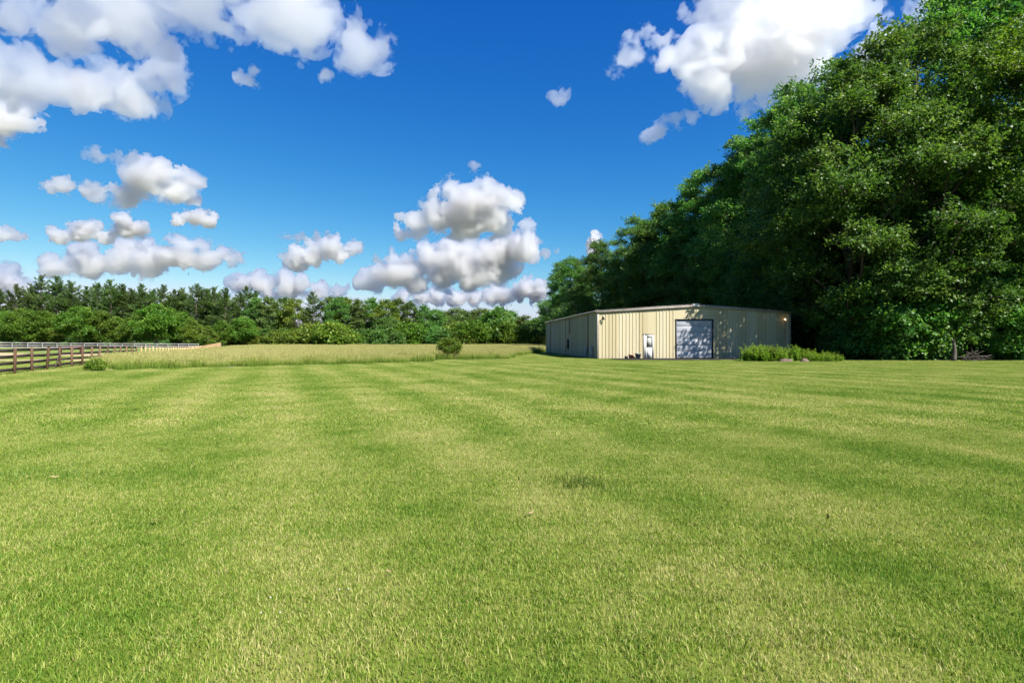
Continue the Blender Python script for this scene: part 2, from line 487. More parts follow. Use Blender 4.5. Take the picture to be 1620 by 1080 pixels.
m = MB(); m.beam((-.16, -.165, EH + .045), (GW / 2 - .3, -.165, RH + .045), .03, .045, .008); m.beam((GW / 2 + .3, -.165, RH + .045), (GW + .16, -.165, EH + .045), .03, .045, .008)
m.build('rake_edge', MAT['roof'], barn)
MB().box((GW / 2, -.17, RH + .0), (.6, .03, .26), bev=.01).build('peak_plate', MAT['door_white'], barn)
for x in (-.17, GW + .17):
    MB().box((x, GL / 2, EH - .03), (.14, GL + .2, .13), bev=.02).build('gutter', MAT['trim'], barn)
for x in (.045, GW - .045):
    MB().box((x, -.03, (EH - .1) / 2), (.16, .05, EH - .12), bev=.01).build('corner_trim', MAT['trim'], barn)
# downspouts and seams on the shaded side
for t, w, z0, z1, mt in ((.867, .16, .05, EH - .1, 'dark_brown'), (.487, .16, .1, EH - .1, 'dark_brown'), (.413, .12, 2.3, EH - .1, 'dark_brown'), (.115, .14, .5, EH - .12, 'dark_brown')):
    MB().box((-.07, t * GL, (z0 + z1) / 2), (.07, w, z1 - z0), bev=.012).build('downspout', MAT[mt], barn)
for t, w, z0, z1, nm in ((.125, .45, .15, .95, 'meter_box'), (.055, .75, .0, 1.0, 'utility_cabinet'), (.43, .32, .7, 1.75, 'breaker_box')):
    r = MB().box((-.15, t * GL, (z0 + z1) / 2), (.24, w, z1 - z0), bev=.03).build(nm, MAT['grey_box' if nm != 'breaker_box' else 'black'], barn)
    if nm == 'utility_cabinet': MB().box((-.15, t * GL, z1 + .02), (.28, w + .06, .035), bev=.01).build('cabinet_lid', MAT['trim'], r)
MB().tube([(-.06, .35, 0), (-.06, .35, 2.3)], .025, 6).build('conduit', MAT['grey_box'], barn)
# personnel door
x0, x1, h = DOOR
fr = MB().box((x0 + .03, -.02, h / 2 - .002), (.06, .08, h - .004)).box((x1 - .03, -.02, h / 2 - .002), (.06, .08, h - .004)).box(((x0 + x1) / 2, -.02, h - .03), (x1 - x0 - .122, .078, .058))
dr = fr.build('door', MAT['door_white'], barn)
m = MB(); wx0, wx1, wz0, wz1 = x0 + .28, x1 - .15, 1.02, 1.88
for (a, b, c, d) in ((x0 + .062, wx0, .02, h - .065), (wx1, x1 - .062, .02, h - .065), (wx0 + .001, wx1 - .001, .02, wz0), (wx0 + .001, wx1 - .001, wz1, h - .065)):
    m.box(((a + b) / 2, .0, (c + d) / 2), (b - a, .045, d - c))
m.build('leaf_panel', MAT['door_white'], dr)
MB().box(((wx0 + wx1) / 2, .004, (wz0 + wz1) / 2), (wx1 - wx0, .02, wz1 - wz0)).build('window_pane', MAT['blind'], dr)
m = MB()
for (a, b, c, d) in ((wx0 - .03, wx0 + .01, wz0 - .03, wz1 + .03), (wx1 - .01, wx1 + .03, wz0 - .03, wz1 + .03), (wx0 + .011, wx1 - .011, wz0 - .03, wz0 + .01), (wx0 + .011, wx1 - .011, wz1 - .01, wz1 + .03)):
    m.box(((a + b) / 2, -.03, (c + d) / 2), (b - a, .02, d - c))
m.build('window_frame', MAT['black'], dr)
MB().tube([(x0 + .14, -.022, .98), (x0 + .14, -.08, .98)], .03, 8).build('handle', MAT['black'], dr)
MB().box((x0 + .14, -.03, 1.12), (.06, .03, .06), bev=.01).build('deadbolt', MAT['black'], dr)
MB().box(((x0 + x1) / 2, -.05, h + .035), (x1 - x0 + .16, .06, .05), bev=.01).build('drip_cap', MAT['dark_brown'], dr)
# roll-up door
x0, x1, h = BIG
bd = MB().box((x0 + .03, -.03, h / 2), (.07, .1, h)).box((x1 - .03, -.03, h / 2), (.07, .1, h)).box(((x0 + x1) / 2, -.03, h + .035), (x1 - x0 + .1, .1, .07)).build('overhead_door', MAT['seal'], barn)
m = MB(); nsec = 6; hh = (h - .06) / nsec
for k in range(nsec):
    z = .03 + k * hh
    m.box(((x0 + x1) / 2, .06, z + hh / 2), (x1 - x0 - .14, .05, hh - .012), bev=.008)
    for r in range(4):
        m.box(((x0 + x1) / 2, .034, z + hh * (r + .5) / 4), (x1 - x0 - .2, .006, .05), bev=.002)
pn = m.build('door_section', MAT['door_panel'], bd)
MB().box((x0 + .3, .01, .28), (.16, .06, .08), bev=.01).build('handle', MAT['black'], bd)
# wall lamps
for s, z, lit in ((.51, 3.55, 0), (17.2, 3.42, 1)):
    wl = MB().box((s, -.05, z), (.14, .06, .2), bev=.02).tube([(s, -.06, z + .06), (s - .04, -.2, z + .06)], .02, 6).tube([(s, -.06, z - .06), (s + .04, -.2, z - .08)], .02, 6).build('wall_lamp', MAT['black'], barn)
    for i, (dx, dz) in enumerate(((-.05, .07), (.05, -.1))):
        MB().lathe((s + dx, -.24, z + dz), [(.0, .07), (.05, .06), (.075, .0), (.08, -.05), (.0, -.055)], 10).build('lamp_head', MAT['lamp' if lit and i == 0 else 'lens' if lit else 'black'], wl, smooth=True)
# roof vents
for t, s in ((9.0, 2.2),):
    v = MB().lathe((s, t, top(s) + .03), [(.16, 0), (.16, .22), (.3, .24), (.3, .32), (.12, .42), (0, .44)], 14).build('roof_vent', MAT['door_white'], roof, smooth=False)

# planters, in front of the gable
def pot(name, s, t, w0, w1, h, sq, mat, label):
    c = bw(s, t); e = empty(name, (c[0], c[1], .012), .1)
    k = 4 if sq else 20
    f = math.sqrt(2) if sq else 1
    prof = [(0, .0), (w0 * f, .0), (w1 * .94 * f, h * .82), (w1 * 1.04 * f, h * .83), (w1 * 1.04 * f, h), (w1 * .9 * f, h), (w1 * .86 * f, h * .85), (0, h * .84)]
    b = MB().lathe((0, 0, 0), prof, k)
    o = b.build('pot', mat, e, smooth=not sq)
    if sq: o.rotation_euler = (0, 0, math.pi / 4)
    MB().lathe((0, 0, h * .85), [(0, .03), (w1 * .5, .025), (w1 * .8, .0)], 12).build('soil', MAT['litter'], e)
    tag(e, label, 'planter')
    return e
MAT['terracotta'] = plain('terracotta', (0.365, 0.205, 0.144), .85, 0, .15)
MAT['grey_pot'] = plain('grey_pot', (0.182, 0.205, 0.190), .7, 0, .2)
pot('planter', 2.9, -.45, .15, .19, .36, True, MAT['terracotta'], 'small square terracotta planter by the cream barn wall')
pot('planter', 3.5, -.5, .19, .27, .46, False, MAT['grey_pot'], 'grey-green round planter between the terracotta pot and white door')
c = bw(2.5, -.35)
m = MB().lathe((0, 0, 0), [(.0, .0), (.13, .0), (.16, .1), (.15, .2), (.12, .21), (.1, .12), (0, .1)], 14)
tag(m.build('bowl', MAT['black'], loc=(c[0], c[1], .012), smooth=True), 'low black bowl on the apron left of the terracotta planter', 'bowl')

# ------------------------------------------------------------------ trees
def tube_path(a, b, n, sag, rr):
    t = np.linspace(0, 1, n)[:, None]; a = np.asarray(a); b = np.asarray(b); L = np.linalg.norm(b - a)
    p = a + (b - a) * t; p[:, 2] += sag * L * np.sin(t[:, 0] * math.pi)
    j = rr.standard_normal((n, 3)) * L * .025; j[0] = 0; j[-1] = 0
    return p + j

def sphere_dirs(rr, n):
    return nrm(rr.standard_normal((n, 3)))

def spray(mb, rr, base, dirs, L, per, leaf, wid, tint, spread):
    """leaves along twigs"""
    n = len(base)
    t = rr.random((n, per)) ** .8
    c = base[:, None] + dirs[:, None] * (t * L[:, None])[..., None] + rr.standard_normal((n, per, 3)) * (spread[:, None] * (1.1 - .7 * t))[..., None]
    a = nrm(dirs[:, None] * .8 + rr.standard_normal((n, per, 3)) * .7 + np.array([0, 0, -.25]))
    pn = nrm(rr.standard_normal((n, 3)) * .45 + np.array([0, 0, .9]) + dirs * .35)          # each spray has its own plane
    c = c - pn[:, None] * (((c - base[:, None]) * pn[:, None]).sum(-1, keepdims=True) * .6)
    nn = nrm(rr.standard_normal((n, per, 3)) * .38 + pn[:, None])
    l = leaf * rr.uniform(.6, 1.35, (n, per)); w = l * wid
    tt = np.clip(tint[:, None] + rr.standard_normal((n, per)) * .17, 0, 1)
    mb.leaves(c.reshape(-1, 3), a.reshape(-1, 3), nn.reshape(-1, 3), l.ravel(), w.ravel(), tt.ravel())

def broadleaf(seed, H, R, z0, nb, ntw, per, leaf, mats, up=.45, rb=.34, trunk_r=None, low=.0, lean=0.0, prof=.75):
    rr = np.random.default_rng(seed)
    bark = MB(); fol = MB()
    tr = trunk_r or H * .017
    nt = 9; zz = np.linspace(0, 1, nt)
    tx = np.cumsum(rr.standard_normal(nt) * .012 * H); ty = np.cumsum(rr.standard_normal(nt) * .012 * H); tx -= tx[0]; ty -= ty[0]
    tp = np.stack([tx + lean * zz * H, ty, zz * H * .86], 1)
    rad = tr * (1 - .86 * zz) ; rad[0] *= 1.5
    bark.tube(tp, rad, 8)
    ends = []
    for k in range(nb):
        u = (k + .5 + rr.uniform(-.3, .3)) / nb; u = np.clip(u, .03, .985)
        env = max(.12, math.sin(math.pi * u ** prof)) ** .62
        th = k * 2.39996 + rr.uniform(-.5, .5); rf = rr.uniform(.5, .92)
        z = z0 + (H - z0) * u * .95
        ends.append((math.cos(th) * R * env * rf, math.sin(th) * R * env * rf, z, R * rb * (.6 + .55 * env) * rr.uniform(.75, 1.25)))
    for (x, y, z, r) in ends:
        zt = np.clip(z - math.hypot(x, y) * rr.uniform(.55, 1.1), z0 * .45, H * .84); f = zt / (H * .86)
        st = np.array([np.interp(f, zz, tp[:, k]) for k in range(3)])
        e = np.array([x + np.interp(min(f + .1, 1), zz, tp[:, 0]), y + np.interp(min(f + .1, 1), zz, tp[:, 1]), z])
        r0 = max(.03, np.interp(f, zz, rad) * .55)
        bark.tube(tube_path(st, e, 6, -.07, rr), np.linspace(r0, r0 * .25, 6), 5, False)
        n = max(5, int(ntw * (r / (R * rb)) ** 2))
        d = sphere_dirs(rr, n); d[:, 2] = np.where(d[:, 2] < -.25, -d[:, 2] * rr.random(n), d[:, 2])
        out = nrm(np.array([x, y, (z - (z0 + H) / 2) * .8]))
        d = nrm(d + out * .45)
        b = e + d * (r * rr.uniform(.25, .9, n))[:, None] * np.array([1, 1, .8])
        dd = nrm(d * .75 + np.array([0, 0, up + .55 * max(0, (z - z0) / (H - z0) - .45)]) + rr.standard_normal((n, 3)) * .4)
        L = rr.uniform(.6, 1.25, n) * r * .62
        tint = np.clip(.5 + .25 * rr.standard_normal(n) + .12 * rr.standard_normal() , 0, 1)
        spray(fol, rr, b, dd, L, per, leaf, .72, tint, np.full(n, leaf * 1.7))
        for q in range(0, n, max(1, n // 7)):
            bark.tube(np.stack([e, (e + b[q]) / 2 + [0, 0, -.05], b[q] + dd[q] * L[q] * .7]), [r0 * .24, r0 * .16, .008], 3, False)
    return bark.mesh('trunk', MAT[mats[0]], True), fol.mesh('crown', MAT[mats[1]])

def pine(seed, H, R, z0, dens=1.0):
    rr = np.random.default_rng(seed); bark = MB(); fol = MB()
    tp = np.stack([np.cumsum(rr.standard_normal(8)) * .05, np.cumsum(rr.standard_normal(8)) * .05, np.linspace(0, H, 8)], 1)
    bark.tube(tp, np.linspace(H * .016, .03, 8), 7)
    z = z0
    while z < H - .25:
        u = (z - z0) / (H - z0)
        Lm = R * (1 - u ** 2.1) ** .85 * (.6 + .4 * min(1, u * 4 + .35)) + .25
        for b in range(rr.integers(4, 7)):
            if rr.random() < .12: continue
            th = rr.uniform(0, 2 * math.pi); L = max(.5, Lm * rr.uniform(.5, 1.2))
            el = .05 + .75 * u ** 1.6 + rr.normal(0, .1)
            d = np.array([math.cos(th) * math.cos(el), math.sin(th) * math.cos(el), math.sin(el)])
            st = np.array([np.interp(z, tp[:, 2], tp[:, 0]), np.interp(z, tp[:, 2], tp[:, 1]), z])
            n = max(3, int(L * 3.4 * dens)); t = np.linspace(.28 if u < .8 else .05, 1, n)
            c = st + d * (L * t)[:, None]; c[:, 2] += .18 * L * t ** 2.2 - .05 * L * t
            if rr.random() < .5 and u < .85: bark.tube(np.stack([st, c[n // 2], c[-1]]), [.05, .035, .012], 3, False)
            side = np.array([-math.sin(th), math.cos(th), 0])
            m = 15
            w = L * .26 * (1 - .6 * np.abs(t - .55))
            cc = c[:, None] + side * (rr.uniform(-1, 1, (n, m)) * w[:, None])[..., None] + rr.standard_normal((n, m, 3)) * np.array([.14, .14, .11])
            a = nrm(d + side * rr.uniform(-.8, .8, (n, m))[..., None] + rr.standard_normal((n, m, 3)) * .35 + np.array([0, 0, .4]))
            nn = nrm(rr.standard_normal((n, m, 3)) * .6 + np.array([0, 0, .7]))
            l = rr.uniform(.3, .62, (n, m)); tt = np.clip(.45 + .18 * rr.standard_normal((n, m)) + .12 * rr.standard_normal(), 0, 1)
            fol.leaves(cc.reshape(-1, 3), a.reshape(-1, 3), nn.reshape(-1, 3), l.ravel(), l.ravel() * .3, tt.ravel())
        z += rr.uniform(.55, .95)
    return bark.mesh('trunk', MAT['bark'], True), fol.mesh('crown', MAT['pine'])

def ztop(proto):
    v = np.empty(len(proto[1].vertices) * 3, np.float32); proto[1].vertices.foreach_get('co', v)
    return float(np.sort(v[2::3])[-40])

def plant(name, proto, x, y, rz, sc, label, cat='tree', group=None, sz=None):
    e = empty(name, (x, y, float(g(x, y)) - .03), rz)
    e.scale = (sc, sc, sz or sc)
    for nm, me in zip(('trunk', 'crown') if cat == 'tree' else ('stem', 'foliage'), proto):
        o = bpy.data.objects.new(nm, me); COL.objects.link(o); o.parent = e
    return tag(e, label, cat, group)

big = [broadleaf(11, 27, 8.0, 2.5, 46, 62, 32, .22, ('bark', 'maple'), rb=.32),
       broadleaf(12, 25, 7.0, 3.2, 44, 62, 32, .22, ('bark', 'maple'), rb=.32, up=.6),
       broadleaf(13, 28, 7.5, 2.0, 46, 62, 32, .22, ('bark', 'maple'), rb=.32, up=.7),
       broadleaf(14, 24, 7.5, 1.0, 46, 62, 32, .22, ('bark', 'maple'), rb=.32, up=.35)]
near_tree = broadleaf(21, 27, 8.5, 9.0, 40, 70, 32, .2, ('bark', 'bright'), up=.25)
mid = [broadleaf(31, 12, 4.4, 2.4, 20, 50, 13, .4, ('bark_pale', 'bright'), rb=.36),
       broadleaf(32, 11, 5.2, 2.6, 22, 50, 13, .4, ('bark_pale', 'bright'), rb=.34, up=.3),
       broadleaf(33, 12, 4.4, 1.8, 20, 46, 12, .4, ('bark', 'lime'), rb=.36)]
tall = [broadleaf(41, 17, 4.6, 3.0, 28, 40, 12, .42, ('bark', 'maple'), rb=.36),
        broadleaf(42, 18, 4.2, 4.0, 26, 36, 11, .42, ('bark', 'olive'), rb=.34, up=.6),
        broadleaf(43, 16, 5.0, 3.0, 26, 40, 12, .42, ('bark', 'lime'), rb=.36)]
oak = [broadleaf(51, 12, 6.5, 2.0, 28, 46, 12, .42, ('bark', 'olive'), rb=.36, up=.3, prof=.6),
       broadleaf(52, 13, 5.5, 1.0, 28, 46, 12, .42, ('bark', 'maple'), rb=.36, up=.3)]
shrub = [broadleaf(61, 4.2, 2.6, .2, 16, 34, 12, .36, ('bark', 'bright'), rb=.42),
         broadleaf(62, 3.6, 2.9, .15, 16, 34, 12, .36, ('bark', 'lime'), rb=.42),
         broadleaf(63, 4.6, 2.3, .2, 16, 34, 12, .36, ('bark', 'maple'), rb=.42)]
under = [broadleaf(71, 4.5, 3.2, .1, 20, 46, 16, .22, ('bark', 'maple'), rb=.4, up=.2),
         broadleaf(72, 6.5, 3.4, .1, 24, 46, 16, .22, ('bark', 'maple'), rb=.36, up=.2)]
pines = [pine(81, 21, 4.9, 3.0), pine(82, 20, 4.4, 3.0), pine(83, 20, 5.0, 4.0), pine(84, 18, 4.0, 3.0)]

GR = 'tall leafy trees of the wood beside the barn'
def PX(px, d): return (px - 810) / 900 * d
# front row of the wood: px of the trunk, depth, top row of the crown (px), prototype, label
row = [(893, 128, 410, 3, 'rounded tree at the far left end of the wood, above the barn eave'),
       (948, 116, 376, 1, 'second tree of the wood from its left end, beside a small cloud'),
       (1000, 106, 342, 0, 'leafy tree above the left half of the barn roof'),
       (1052, 98, 312, 2, 'leafy tree rising straight above the personnel door'),
       (1105, 92, 282, 1, 'leafy tree rising straight above the barn ridge'),
       (1165, 84, 232, 0, 'tall tree above the right half of the barn roof'),
       (1222, 76, 160, 2, 'tall tree above the right corner of the barn, below the big cloud'),
       (1295, 57, 108, 0, 'tall tree with ragged sprigs standing in front of the big cloud'),
       (1290, 56, 300, 3, 'lower dense tree drooping right beside the barn corner'),
       (1362, 49, 66, 1, 'tall pale-topped tree right of the big cloud'),
       (1455, 48.8, 16, 2, 'very tall tree whose lit top reaches the small cloud at the upper edge'),
       (1432, 52, 260, 3, 'lower broad tree hanging over the wood edge right of the weed patch'),
       (1560, 55, -40, 0, 'very tall tree leaving the frame at the top right'),
       (1500, 51.5, 200, 1, 'dark tree with bare forked trunk behind the hanging bright branches'),
       (1030, 102, 334, 3, 'small-leaved tree between two taller ones above the white door'),
       (1135, 88, 262, 0, 'dense tree just right of the barn ridge, under the open blue sky'),
       (1196, 80, 205, 1, 'tall tree left of the sprigs that reach the big cloud'),
       (1258, 66, 132, 2, 'tall tree whose top cuts the lower edge of the big cloud'),
       (1640, 52, -60, 2, 'tall tree cut off by the right edge of the picture'),
       (1590, 50, 250, 3, 'low spreading tree over the brush at the right edge')]
Hs = [27, 25, 28, 24]
rr = np.random.default_rng(7)
for px, d, ty, k, lab in row:
    h = 1.5 + (540 - ty) / 900 * d
    sc = h / ztop(big[k])
    plant('maple_tree', big[k], PX(px, d), d, rr.uniform(0, 6.28), max(sc, .55), lab, group=GR, sz=sc)
plant('overhanging_tree', near_tree, 44.0, 47.5, 2.1, 1.05, 'nearest bright green tree with branches hanging in the upper right corner', group=GR)
for (x, d) in ((22, 142), (31, 128), (38, 115), (42, 102), (44, 92), (46, 82), (50, 74), (56, 68), (60, 62), (66, 72), (72, 60), (60, 84), (78, 78), (52, 96), (30, 150), (14, 150), (80, 56), (90, 66)):
    k = rr.integers(0, 4)
    plant('maple_tree', big[k], x, d, rr.uniform(0, 6.28), rr.uniform(.78, .95), 'dark leafy tree deeper in the wood, mostly hidden by the front row', group='trees deeper in the wood')
for i, (px, d, k, s) in enumerate(((1352, 50, 0, .8), (1372, 49.5, 1, .95), (1415, 50.5, 0, 1.05), (1452, 49.6, 1, .8), (1560, 51.5, 1, .8), (1600, 49.5, 0, 1.0), (1650, 49.5, 1, 1.0), (1490, 53, 0, .8), (1330, 60, 1, 1.1), (1700, 49, 0, 1.0), (1520, 54, 1, 1.0), (1382, 47.6, 0, .9), (1410, 47.2, 1, 1.2), (1440, 48.0, 0, 1.2), (1425, 47.6, 1, 1.1), (1585, 47.6, 1, 1.15), (1630, 47.6, 1, 1.2), (1276, 64, 1, 1.3), (1300, 72, 1, 1.3))):
    lab = ('dark low shrub right of the weed patch at the wood edge', 'tall dark shrub second from the weed patch at the wood edge', 'dark shrub in the middle of the shaded wood edge', 'dark shrub left of the broken trunk', 'dark shrub behind the brush heap', 'low dark shrub at the right edge of the picture')
    plant('shrub', under[k], PX(px, d), d, rr.uniform(0, 6.28), s, lab[i] if i < 6 else 'shaded shrub under the trees, mostly hidden', 'shrub', 'shrubs under the wood edge')

# far treeline, left: pines
GP = 'pines in the far treeline'
for i, (px, ty, d, k) in enumerate(((26, 449, 182, 3), (50, 452, 180, 1), (66, 435, 176, 0), (89, 437, 178, 1), (114, 444, 178, 2), (137, 453, 182, 1), (155, 447, 180, 0), (175, 442, 177, 1), (192, 449, 180, 3), (208, 456, 180, 2), (224, 449, 176, 0), (242, 457, 180, 2), (259, 450, 178, 1), (276, 458, 180, 0), (290, 455, 180, 3), (311, 448, 176, 2), (327, 457, 180, 1), (340, 453, 178, 0), (356, 455, 176, 3), (381, 462, 180, 2), (495, 461, 178, 1))):
    h = 1.5 + (540 - ty) / 900 * d; s = h / ztop(pines[k])
    nth = ('first', 'second', 'third', 'fourth', 'fifth', 'sixth', 'seventh', 'eighth', 'ninth', 'tenth', 'eleventh', 'twelfth', 'thirteenth', 'fourteenth', 'fifteenth', 'sixteenth', 'seventeenth', 'eighteenth', 'nineteenth', 'twentieth')
    lab = {0: 'lone thin pine standing apart at the left end of the treeline', 2: 'tallest pine, near the left end of the far treeline', 19: 'last pine at the right end of the pine row', 20: 'single pine standing apart among broadleaf trees in the middle of the treeline'}.get(i, 'dark pine, %s from the left in the far treeline' % nth[min(i, 19)])
    plant('pine_tree', pines[k], PX(px, d), d, rr.uniform(0, 6.28), s, lab, group=GP)
for i in range(30):
    px = -30 + i * 15
    d = 192; plant('pine_tree', pines[i % 4], PX(px, d), d, rr.uniform(0, 6.28), rr.uniform(.82, 1.0), 'pine in the second row, filling gaps behind the front pines', group='pines of the second row')
# broadleaf trees standing before the pines
for i, (px, ty, d, k, lab) in enumerate(((8, 492, 160, 0, 'round bright tree at the left edge in front of the pines'), (36, 487, 158, 1, 'bright tree with pale forked trunk at the left before the pines'), (66, 491, 160, 0, 'bright low tree in front of the tallest pine'), (88, 498, 162, 2, 'yellowish young tree between two bright trees at the left'), (128, 484, 158, 1, 'broadest bright tree in front of the pines, over pale twin trunks'), (160, 490, 160, 0, 'bright tree right of the broadest one before the pines'), (186, 500, 163, 2, 'small dark-footed tree before the pines'), (222, 492, 160, 0, 'bright tree left of the large drooping one'), (248, 480, 157, 1, 'large drooping bright tree in front of the pines above the wire fence'), (285, 492, 161, 0, 'dense tree right of the large drooping one'), (302, 502, 158, 2, 'small pale tree behind the end of the white rails'), (330, 514, 150, 2, 'small lime tree behind the far tan fence'), (350, 506, 158, 0, 'lone light tree beside the far tan fence'), (385, 500, 162, 1, 'bright tree at the foot of the last pine'))):
    h = 1.5 + (540 - ty) / 900 * d; s = h / ztop(mid[k])
    plant('young_tree', mid[k], PX(px, d), d, rr.uniform(0, 6.28), s, lab, group='bright trees in front of the pines')
# tall broadleaf trees in the middle
for i, (px, ty, d, k) in enumerate(((408, 470, 180, 0), (425, 468, 178, 1), (445, 469, 182, 0), (468, 471, 178, 2), (518, 468, 180, 1), (535, 468, 177, 0), (552, 470, 181, 2), (570, 472, 177, 1), (590, 470, 180, 0), (610, 473, 178, 2), (632, 471, 180, 1), (652, 476, 178, 1), (668, 482, 180, 0))):
    h = 1.5 + (540 - ty) / 900 * d; s = h / ztop(tall[k])
    lab = 'tall broadleaf tree, %s from the left in the middle stretch of the treeline' % nth[i]
    plant('broadleaf_tree', tall[k], PX(px, d), d, rr.uniform(0, 6.28), s, lab, group='tall broadleaf trees in the middle treeline')
for i, (px, ty, d, k) in enumerate(((690, 488, 182, 1), (708, 489, 186, 0), (730, 486, 186, 0), (752, 487, 188, 0), (772, 488, 184, 0), (790, 484, 178, 1), (808, 491, 178, 1), (826, 498, 176, 0), (846, 502, 172, 1), (866, 506, 172, 0), (880, 500, 165, 1))):
    h = 1.5 + (540 - ty) / 900 * d; s = h / ztop(oak[k])
    plant('oak_tree', oak[k], PX(px, d), d, rr.uniform(0, 6.28), s, 'low round olive tree, %s of the row left of the barn' % nth[i], group='round trees left of the barn')
sh = np.random.default_rng(19)
i = 0
for px in np.arange(395, 880, 13.5):
    d = sh.uniform(160, 172); k = int(sh.integers(0, 3)); s = sh.uniform(.8, 1.25) * (1.6 if sh.random() < .3 else 1)
    if px > 700: s *= 1.1
    plant('shrub', shrub[k], PX(px + sh.uniform(-4, 4), d), d, sh.uniform(0, 6.28), s, 'leafy shrub in the hedge along the foot of the far treeline', 'shrub', 'shrubs at the foot of the treeline')
for px in np.arange(-10, 395, 21):
    d = sh.uniform(166, 174); k = (2, 0, 2)[int(sh.integers(0, 3))]
    plant('shrub', shrub[k], PX(px + sh.uniform(-4, 4), d), d, sh.uniform(0, 6.28), sh.uniform(.6, 1.0), 'dark shrub in the shade at the foot of the pines', 'shrub', 'shrubs at the foot of the pines')
# single bushes
fb = broadleaf(91, 1.75, .8, .55, 16, 44, 16, .11, ('bark', 'weed'), rb=.42, up=.5, prof=1.0)
b = plant('bush', fb, PX(713, 49.5), 49.5, 1.0, .98, 'round bright bush standing alone at the edge of the tall grass', 'bush')
MB_dead = MB(); r2 = np.random.default_rng(4)
for k in range(70):
    a = r2.uniform(0, 6.28); q0 = np.array([math.cos(a) * .9, math.sin(a) * .9, .0]) * r2.uniform(.2, 1); q1 = q0 * r2.uniform(1.0, 1.4) + [0, 0, r2.uniform(.25, .6)]
    MB_dead.tube([q0, (q0 + q1) / 2 + r2.normal(0, .05, 3), q1], [.018, .014, .006], 3, False)
MB_dead.build('dead_twigs', wood_mat('dead_twig', (.09, .05, .035), (.2, .13, .1)), b)
fb2 = broadleaf(92, .8, .55, .05, 14, 26, 12, .09, ('bark', 'weed'), rb=.45, up=.5)
plant('bush', fb2, PX(152, 29.6), 29.6, .4, .7, 'small lime bush at the corner of the tall grass beside the brown fence', 'bush')

# ------------------------------------------------------------------ fences
MAT['brown_post'] = wood_mat('brown_post', (0.065, 0.038, 0.023), (0.144, 0.087, 0.057))
MAT['brown_rail'] = wood_mat('brown_rail', (.028, .022, .02), (.06, .045, .04))
MAT['new_post'] = wood_mat('new_post', (0.334, 0.205, 0.106), (0.471, 0.319, 0.182))
MAT['white_rail'] = wood_mat('white_rail', (.22, .215, .21), (.36, .355, .35))
MAT['wire'] = plain('wire', (.25, .24, .22), .4, .8)
MAT['red_dark'] = plain('dark_red', (.11, .035, .03), .6)
fe = empty('rail_fence', (0, 0, 0)); tag(fe, 'dark brown four-rail fence with reddish posts at the left edge', 'fence')
fr_ = np.random.default_rng(2)
side = nrm(np.array([-(fpost(10) - fpost(0))[1], (fpost(10) - fpost(0))[0], 0]))      # towards the paddock
for n in range(-5, 14):
    p = fpost(n); hgt = 1.2 + fr_.uniform(-.02, .03)
    le = .08 if n == 2 else fr_.uniform(-.03, .03)
    MB().beam(p + [0, 0, -.05], p + np.array([le, le * .3, hgt]), .1, .1, .01, tint=fr_.random()).build('post', MAT['brown_post'], fe)
    if n < 13:
        q2 = fpost(n + 1)
        for z in (1.12, .82, .51, .2):
            a = p + side * .07; b_ = q2 + side * .07
            zj = fr_.uniform(-.022, .022, 2)
            MB().beam(a + [0, 0, z + zj[0]], a + (b_ - a) * .998 + [0, 0, z + zj[1]], .03, .14, .004, tint=fr_.random()).build('rail', MAT['brown_rail'], fe)
for n, dz in ((2.93, .62), (6.8, .62), (7.8, .7), (9.85, .6), (11.7, .6)):
    p = fpost(n) - side * .02; q2 = fpost(n - .33) - side * .02
    MB().beam(q2 + [0, 0, .08], p + [0, 0, .2 + dz], .05, .09, .005).build('brace', MAT['brown_rail'], fe)
wf = empty('wire_fence', tuple(fpost(14))); tag(wf, 'wire fence on new tan posts running away along the tall grass', 'fence')
B0 = fpost(14)
for n in range(14, 41):
    p = fpost(n) - B0; hgt = 1.15 + fr_.uniform(-.03, .04)
    MB().beam(p + [0, 0, -.05], p + np.array([fr_.uniform(-.02, .02), 0, hgt]), .11, .11, .01, tint=fr_.random()).build('post', MAT['new_post'], wf)
m = MB()
for n in range(13, 40):
    a, b_ = fpost(n) - B0, fpost(n + 1) - B0
    for z in (1.05, .85, .65, .45, .25):
        m.tube([a + [0, 0, z], b_ + [0, 0, z]], .004, 3, False)
m.build('wire', MAT['wire'], wf)
MB().beam(fpost(14) - B0 + side * .07 + [0, 0, 1.06], fpost(14.9) - B0 + side * .07 + [0, 0, 1.06], .03, .12).build('rail', MAT['brown_rail'], wf)
# far tan fence on the little rise
tf = empty('board_fence', (0, 0, 0)); tag(tf, 'far tan fence of close new boards where the wire fence ends', 'fence')
A = fpost(40); Bp = np.array([PX(349, 128), 128, float(g(PX(349, 128), 128))])
for k in range(27):
    f = k / 26; p = A + (Bp - A) * f
    p = p + np.array([0, 0, .35 * ss(f)])
    MB().beam(p + [0, 0, -.4], p + [0, 0, 1.12], .12, .12, .01, tint=fr_.random()).build('post', MAT['new_post'], tf)
for z in (.35, .7, 1.02):
    m = MB()
    for k in range(13):
        f0, f1 = k / 13, (k + 1) / 13
        m.beam(A + (Bp - A) * f0 + [0, .08, z + .35 * ss(f0)], A + (Bp - A) * (f1 - .001) + [0, .08, z + .35 * ss(f1)], .03, .16, tint=fr_.random())
    m.build('rail', MAT['new_post'], tf)
